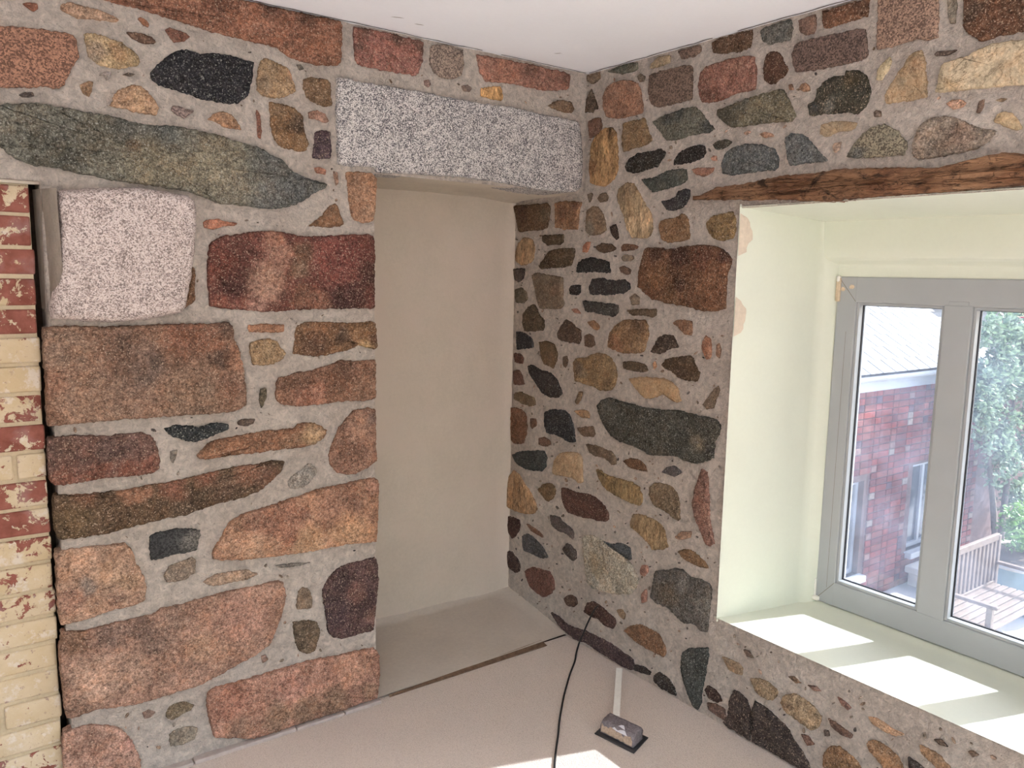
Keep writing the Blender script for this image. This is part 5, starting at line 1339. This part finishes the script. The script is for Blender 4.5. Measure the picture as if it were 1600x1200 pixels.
for k in range(15):
    u = -0.062 + 0.124 * k / 14
    pts_b.append((u, -0.0385 - 0.001 * rnd.random(), 0.010 + 0.004 * rnd.random()))
    pts_t.append((u, -0.0365 + 0.002 * rnd.random(), 0.030 + 0.010 * rnd.random()))
vv = [M @ Vector(p) for p in pts_b + pts_t] + [M @ (Vector(p) + Vector((0, 0.006, 0))) for p in pts_b + pts_t]
q.poly(vv, [(k, k + 1, 16 + k, 15 + k) for k in range(14)] + [(15 + k, 16 + k, 46 + k, 45 + k) for k in range(14)])
q.build('mortar_crust', 'mortar_crust', blk, smooth=True)
MB().poly([M @ Vector(p) for p in ((-0.020, -0.036, 0.040), (0.005, -0.015, 0.0505), (0.014, -0.010, 0.0505), (0.035, -0.034, 0.043), (0.042, -0.0375, 0.037), (0.0, -0.0375, 0.037))], [(0, 1, 2, 3, 4, 5)]).build('paint_smear', 'paint_smear', blk)
hd = MB()
hv = Vector((-0.075, -0.374, 0.040)) - Vector((-0.305, -0.600, 0.030))
hl = hv.length
hx = hv.normalized()
hy = Vector((0, 0, 1)).cross(hx).normalized()
hz = hx.cross(hy)
HM = Matrix(((hx.x, hy.x, hz.x, -0.305), (hx.y, hy.y, hz.y, -0.600), (hx.z, hy.z, hz.z, 0.030), (0, 0, 0, 1)))
hd.box((0, -0.012, -0.007), (hl, 0.012, 0.007), 0.002, mat=HM, seg=2)
hd.build('handle', 'handle_white', ft)

# ------------------------------------------------------------------ outside: ground, neighbouring house, bench, planter, roses
GZ = -1.92
ground = obj_from('ground', [(-14, -16, GZ), (18, -16, GZ), (18, 12, GZ), (-14, 12, GZ)], [(0, 1, 2, 3)], 'paving')
tag(ground, 'pale paved yard below the window', 'ground', 'structure')

HY = 2.0
house = empty('brick_house', (7.0, HY, GZ))
tag(house, 'neighbouring red brick house with slate roof seen through the window', 'house')
HX0, HX1, HZ1 = 4.4, 10.6, 0.40
wins = [(5.05, 5.80, -1.59, -0.56), (6.80, 7.55, -1.53, -0.52)]
us = sorted(set([HX0, HX1] + [w[0] for w in wins] + [w[1] for w in wins]))
vs = sorted(set([GZ, HZ1] + [w[2] for w in wins] + [w[3] for w in wins]))
q = MB()
for a, b in zip(us, us[1:]):
    for c, d in zip(vs, vs[1:]):
        if any(w[0] <= (a + b) / 2 <= w[1] and w[2] <= (c + d) / 2 <= w[3] for w in wins):
            continue
        q.box((a, HY + 0.008, c), (b, HY + 0.28, d))
q.build('wall', 'house_wall', house)
bmb = bmesh.new()
bmesh.ops.create_cube(bmb, size=1.0)
for v in bmb.verts:
    v.co = Vector((v.co.x * 0.215, v.co.y * 0.10, v.co.z * 0.065))
bmesh.ops.bevel(bmb, geom=bmb.edges[:], offset=0.005, segments=1, affect='EDGES')
brick_me = bpy.data.meshes.new('brick')
bmb.to_mesh(brick_me)
bmb.free()
brick_me.materials.append(MAT['house_brick'])
half_me = brick_me.copy()
for v in half_me.vertices:
    v.co.x *= 0.48
rnd = random.Random(21)
cols = [(0.17, 0.028, 0.02), (0.22, 0.038, 0.028), (0.13, 0.024, 0.02), (0.19, 0.05, 0.038), (0.26, 0.20, 0.17), (0.22, 0.12, 0.10), (0.09, 0.04, 0.05)]
row = 0
z = GZ + 0.04
hinv = Matrix.Translation(-Vector(house.location))
while z < HZ1 - 0.02:
    x = 5.0 + (0 if row % 2 else -0.1125)
    k = 0
    while x < 8.3:
        half = (k + row) % 2 == 0
        L = 0.103 if half else 0.215
        c0, c1 = x, x + L
        x += L + 0.010
        k += 1
        if any(c1 > w[0] - 0.01 and c0 < w[1] + 0.01 and w[2] - 0.03 < z < w[3] + 0.03 for w in wins):
            continue
        o = bpy.data.objects.new('brick', half_me if half else brick_me)
        C.objects.link(o)
        o.location = ((c0 + c1) / 2, HY + 0.045 + rnd.uniform(-0.003, 0.002), z)
        o.parent = house
        o.matrix_parent_inverse = hinv
        col = rnd.choice(cols[:4]) if not half or rnd.random() < 0.4 else rnd.choice(cols)
        o.color = (*col, 1)
    z += 0.075
    row += 1
for (a, b, c, d) in wins:
    fr = MB().box((a, HY + 0.07, c), (a + 0.05, HY + 0.13, d)).box((b - 0.05, HY + 0.07, c), (b, HY + 0.13, d)).box((a + 0.05, HY + 0.071, d - 0.05), (b - 0.05, HY + 0.129, d)).box((a + 0.05, HY + 0.071, c), (b - 0.05, HY + 0.129, c + 0.05)).box(((a + b) / 2 - 0.025, HY + 0.072, c + 0.05), ((a + b) / 2 + 0.025, HY + 0.128, d - 0.05)).build('window_frame', 'white_trim', house)
    MB().box((a + 0.05, HY + 0.10, c + 0.05), ((a + b) / 2 - 0.025, HY + 0.11, d - 0.05)).build('pane', 'house_glass', fr)
    MB().box(((a + b) / 2 + 0.025, HY + 0.10, c + 0.05), (b - 0.05, HY + 0.11, d - 0.05)).build('pane', 'house_glass', fr)
    MB().box((a - 0.04, HY - 0.08, c - 0.07), (b + 0.04, HY + 0.12, c), 0.006).build('window_ledge', 'white_trim', house)
MB().box((HX0, HY - 0.03, 0.40), (HX1, HY + 0.0, 0.57)).build('fascia', 'white_trim', house)
q = MB()
N_ = 8
prof = [(HY - 0.085 - 0.06 * math.cos(PI * k / N_), 0.575 - 0.06 * math.sin(PI * k / N_)) for k in range(N_ + 1)] + [(HY - 0.085 + 0.052 * math.cos(PI * k / N_), 0.575 - 0.052 * math.sin(PI * k / N_)) for k in range(N_ + 1)]
n_ = len(prof)
q.poly([(x, y, z) for x in (HX0 - 0.1, HX1 + 0.1) for y, z in prof], [(k, (k + 1) % n_, n_ + (k + 1) % n_, n_ + k) for k in range(n_)])
q.build('gutter', 'white_trim', house)
PITCH = math.radians(32)
cp, sp = math.cos(PITCH), math.sin(PITCH)
rl = 2.9
o = obj_from('roof', [(HX0 - 0.1, HY - 0.08, 0.585), (HX1 + 0.1, HY - 0.08, 0.585), (HX1 + 0.1, HY - 0.08 + rl * cp, 0.585 + rl * sp), (HX0 - 0.1, HY - 0.08 + rl * cp, 0.585 + rl * sp),
                      (HX0 - 0.1, HY + 0.25, 0.40), (HX1 + 0.1, HY + 0.25, 0.40)], [(0, 1, 2, 3), (0, 4, 5, 1)], 'roof_felt', house)
sl = MB().box((-0.112, 0, 0), (0.112, 0.30, 0.004), 0.0005).build('slate', 'slate', o)
slate_me = sl.data
bpy.data.objects.remove(sl)
for r in range(11):
    for k in range(14):
        s = bpy.data.objects.new('slate', slate_me)
        C.objects.link(s)
        x = 5.2 + k * 0.242 + (0.121 if r % 2 else 0)
        d = r * 0.21
        s.matrix_world = Matrix.Translation((x, HY - 0.10 + d * cp, 0.596 + d * sp)) @ Matrix.Rotation(PITCH - 0.02, 4, 'X') @ Matrix.Rotation(random.Random(r * 50 + k).uniform(-0.012, 0.012), 4, 'Z')
        mw = s.matrix_world.copy()
        s.parent = o
        s.matrix_parent_inverse = Matrix.Translation(-Vector(house.location))
        s.matrix_world = mw
def leafy(name, mat, parent, n, sampler, size, seed, kind='stuff'):
    rnd = random.Random(seed)
    vv, ff = [], []
    for k in range(n):
        p = Vector(sampler(rnd))
        L = size * rnd.uniform(0.6, 1.25)
        d = Vector((rnd.gauss(0, 1), rnd.gauss(0, 1), rnd.gauss(0, 0.7))).normalized()
        w = d.cross(Vector((rnd.gauss(0, 1), rnd.gauss(0, 1), rnd.gauss(0, 1)))).normalized() * L * 0.3
        up = d.cross(w).normalized() * L * 0.08
        i = len(vv)
        vv += [p, p + d * L * 0.35 + w + up, p + d * L * 0.75 + w * 0.7, p + d * L, p + d * L * 0.75 - w * 0.7, p + d * L * 0.35 - w + up, p + d * L * 0.45 - up]
        ff += [(i, i + 1, i + 6), (i + 1, i + 2, i + 6), (i + 2, i + 3, i + 6), (i + 3, i + 4, i + 6), (i + 4, i + 5, i + 6), (i + 5, i, i + 6)]
    o = obj_from(name, vv, ff, mat, parent)
    o['kind'] = kind
    return o

rose = empty('climbing_rose', (7.9, 1.35, GZ))
tag(rose, 'tall climbing rose with red blooms outside the window', 'plant')
stem = MB()
for base_x, base_y, pts in ((7.75, 1.45, [(0, 0, GZ), (0.05, 0.05, -1.3), (-0.1, 0.1, -0.6), (-0.3, 0.15, 0.1), (-0.6, 0.22, 0.6)]),
                            (7.9, 1.45, [(0, 0, GZ), (0.1, 0.05, -1.2), (0.25, 0.1, -0.5), (0.2, 0.1, 0.3), (0.35, 0.1, 1.0)]),
                            (8.0, 1.45, [(0, 0, GZ), (0.3, 0.0, -1.3), (0.7, 0.1, -0.7), (1.0, 0.15, 0.0), (1.2, 0.2, 0.7)])):
    pp = smooth_path([(base_x + a, base_y + b, c) for a, b, c in pts], 4)
    stem.tube(pp, [0.045 * (1 - 0.75 * k / len(pp)) for k in range(len(pp))], 6)
stem.build('stem', 'bark', rose, smooth=True)
clumps = []
rr = random.Random(8)
for k in range(120):
    x = rr.uniform(7.05, 10.2)
    z = rr.uniform(-1.25, 1.1)
    if x < 7.75 and z < 0.0:
        z += 0.95
    clumps.append((x, rr.uniform(1.40, 1.55), z, rr.uniform(0.13, 0.28)))
def rs(rnd):
    c = rnd.choice(clumps)
    v = Vector((rnd.gauss(0, 1), rnd.gauss(0, 1), rnd.gauss(0, 1)))
    v = v.normalized() * c[3] * rnd.random() ** 0.4
    return (c[0] + v.x, min(1.72, max(1.44, c[1] + v.y)), c[2] + v.z)
clumps += [(7.15, 1.5, 0.42, 0.2), (6.95, 1.55, 0.30, 0.15), (7.2, 1.5, 0.1, 0.2), (6.8, 1.6, 0.5, 0.1)]
leafy('foliage', 'rose_leaf', rose, 12500, rs, 0.075, 4)
def bloom(p, r, parent):
    q = MB()
    vv, ff = [], []
    for ringk, (rad, tilt, cnt) in enumerate(((1.0, 0.25, 6), (0.7, 0.7, 5), (0.42, 1.1, 4))):
        for k in range(cnt):
            t = 2 * PI * k / cnt + ringk * 0.5
            d = Vector((math.cos(t) * math.cos(tilt), math.sin(t) * math.cos(tilt), math.sin(tilt)))
            w = Vector((-math.sin(t), math.cos(t), 0)) * rad * 0.55
            i = len(vv)
            vv += [Vector((0, 0, 0)), d * rad * 0.6 + w, d * rad + w * 0.5, d * rad - w * 0.5, d * rad * 0.6 - w]
            ff += [(i, i + 1, i + 2, i + 3, i + 4)]
    o = obj_from('bloom', [Vector(p) + v * r for v in vv], ff, 'rose_petal', parent)
rr = random.Random(12)
BY = 1.5
for p in ((7.42, 1.5, 1.10), (7.95, 1.45, 1.12), (8.10, 1.4, 1.02), (8.2, 1.5, 1.18), (7.9, 1.3, 0.92), (8.6, 1.4, 0.98), (7.55, 1.25, 0.02), (8.15, 1.2, -0.02), (7.5, 1.2, -0.35), (8.9, 1.3, -0.6), (7.3, 1.5, 0.35), (8.5, 1.2, 0.4)):
    for k in range(3 if p[2] > 0.9 else 1):
        bloom((p[0] + rr.uniform(-0.05, 0.05), BY + rr.uniform(-0.05, 0.05), p[2] + rr.uniform(-0.04, 0.04)), rr.uniform(0.04, 0.06), rose)

bench = empty('garden_bench', (5.8, 0.72, GZ))
tag(bench, 'slatted wooden garden bench standing in the yard', 'bench')
SZ = GZ + 0.42
for k in range(7):       # seat slats
    MB().box((5.30 + 0.0, 0.44 + k * 0.075, SZ - 0.02), (6.55, 0.50 + k * 0.075, SZ), 0.004).build('seat_slat', 'bench_wood', bench)
for k in range(14):      # upright slats of the back
    x = 5.36 + k * 0.086
    MB().box((x, 0.95, SZ + 0.03), (x + 0.045, 0.975, SZ + 0.45), 0.004).build('back_slat', 'bench_wood', bench)
MB().box((5.30, 0.945, SZ + 0.45), (6.56, 0.985, SZ + 0.52), 0.006).build('top_rail', 'bench_wood', bench)
MB().box((5.30, 0.945, SZ - 0.01), (6.56, 0.985, SZ + 0.03), 0.006).build('back_rail', 'bench_wood', bench)
for x in (5.26, 6.54):
    for y in (0.44, 0.94):
        MB().box((x, y, GZ), (x + 0.05, y + 0.05, SZ + (0.2 if y < 0.6 else 0.5)), 0.004).build('leg', 'bench_wood', bench)
    MB().box((x - 0.005, 0.40, SZ + 0.20), (x + 0.055, 0.99, SZ + 0.23), 0.006).build('armrest', 'bench_wood', bench)

pl = empty('planter', (7.35, 0.95, GZ))
tag(pl, 'blue-green planter with a pale curved rim, bench in front of it', 'planter')
q = MB()
segs = 24
prof = [(0.42, 0.0), (0.50, 0.05), (0.55, 0.45), (0.56, 0.52)]
q.poly([(7.35 + r * math.cos(2 * PI * k / segs), 0.95 + r * 0.8 * math.sin(2 * PI * k / segs), GZ + z) for r, z in prof for k in range(segs)],
       [(a * segs + k, a * segs + (k + 1) % segs, (a + 1) * segs + (k + 1) % segs, (a + 1) * segs + k) for a in range(3) for k in range(segs)])
q.build('pot', 'planter', pl, smooth=True)
q = MB()
prof = [(0.56, 0.50), (0.60, 0.52), (0.60, 0.55), (0.52, 0.55), (0.52, 0.50)]
q.poly([(7.35 + r * math.cos(2 * PI * k / segs), 0.95 + r * 0.8 * math.sin(2 * PI * k / segs), GZ + z) for r, z in prof for k in range(segs)],
       [(a * segs + k, a * segs + (k + 1) % segs, (a + 1) * segs + (k + 1) % segs, (a + 1) * segs + k) for a in range(4) for k in range(segs)])
q.build('rim', 'planter_rim', pl, smooth=True)
MB().poly([(7.35 + 0.53 * math.cos(2 * PI * k / segs), 0.95 + 0.43 * math.sin(2 * PI * k / segs), GZ + 0.54) for k in range(segs)], [tuple(range(segs))]).build('soil', 'soil', pl)
shrub = empty('shrub', (7.45, 1.0, GZ + 0.552))
tag(shrub, 'bright green leafy shrub growing in the planter', 'shrub')
def ss(rnd):
    c = rnd.choice(((7.15, 0.95, 0.22), (7.5, 1.0, 0.28), (7.75, 1.05, 0.30), (7.4, 1.1, 0.30)))
    v = Vector((rnd.gauss(0, 1), rnd.gauss(0, 1), rnd.gauss(0, 1))).normalized() * rnd.random() ** 0.4
    return (c[0] + v.x * 0.26, c[1] + v.y * 0.20, GZ + 0.66 + max(0.0, c[2] - 0.08 + v.z * 0.22))
leafy('foliage', 'bush_leaf', shrub, 1500, ss, 0.06, 7)
MB().tube([(7.45, 1.0, GZ + 0.552), (7.45, 1.02, GZ + 0.78)], 0.02, 6).build('stem', 'bark', shrub)

slab = empty('stone_ledge', (7.05, 1.7, GZ))
tag(slab, 'pale stone ledge below the neighbouring window', 'ledge')
MB().box((6.75, 1.45, GZ + 0.16), (7.55, 1.98, GZ + 0.24), 0.01).build('top_slab', 'stone_slab', slab)
MB().box((6.80, 1.50, GZ), (7.50, 1.96, GZ + 0.16), 0.01).build('base_block', 'stone_slab', slab)
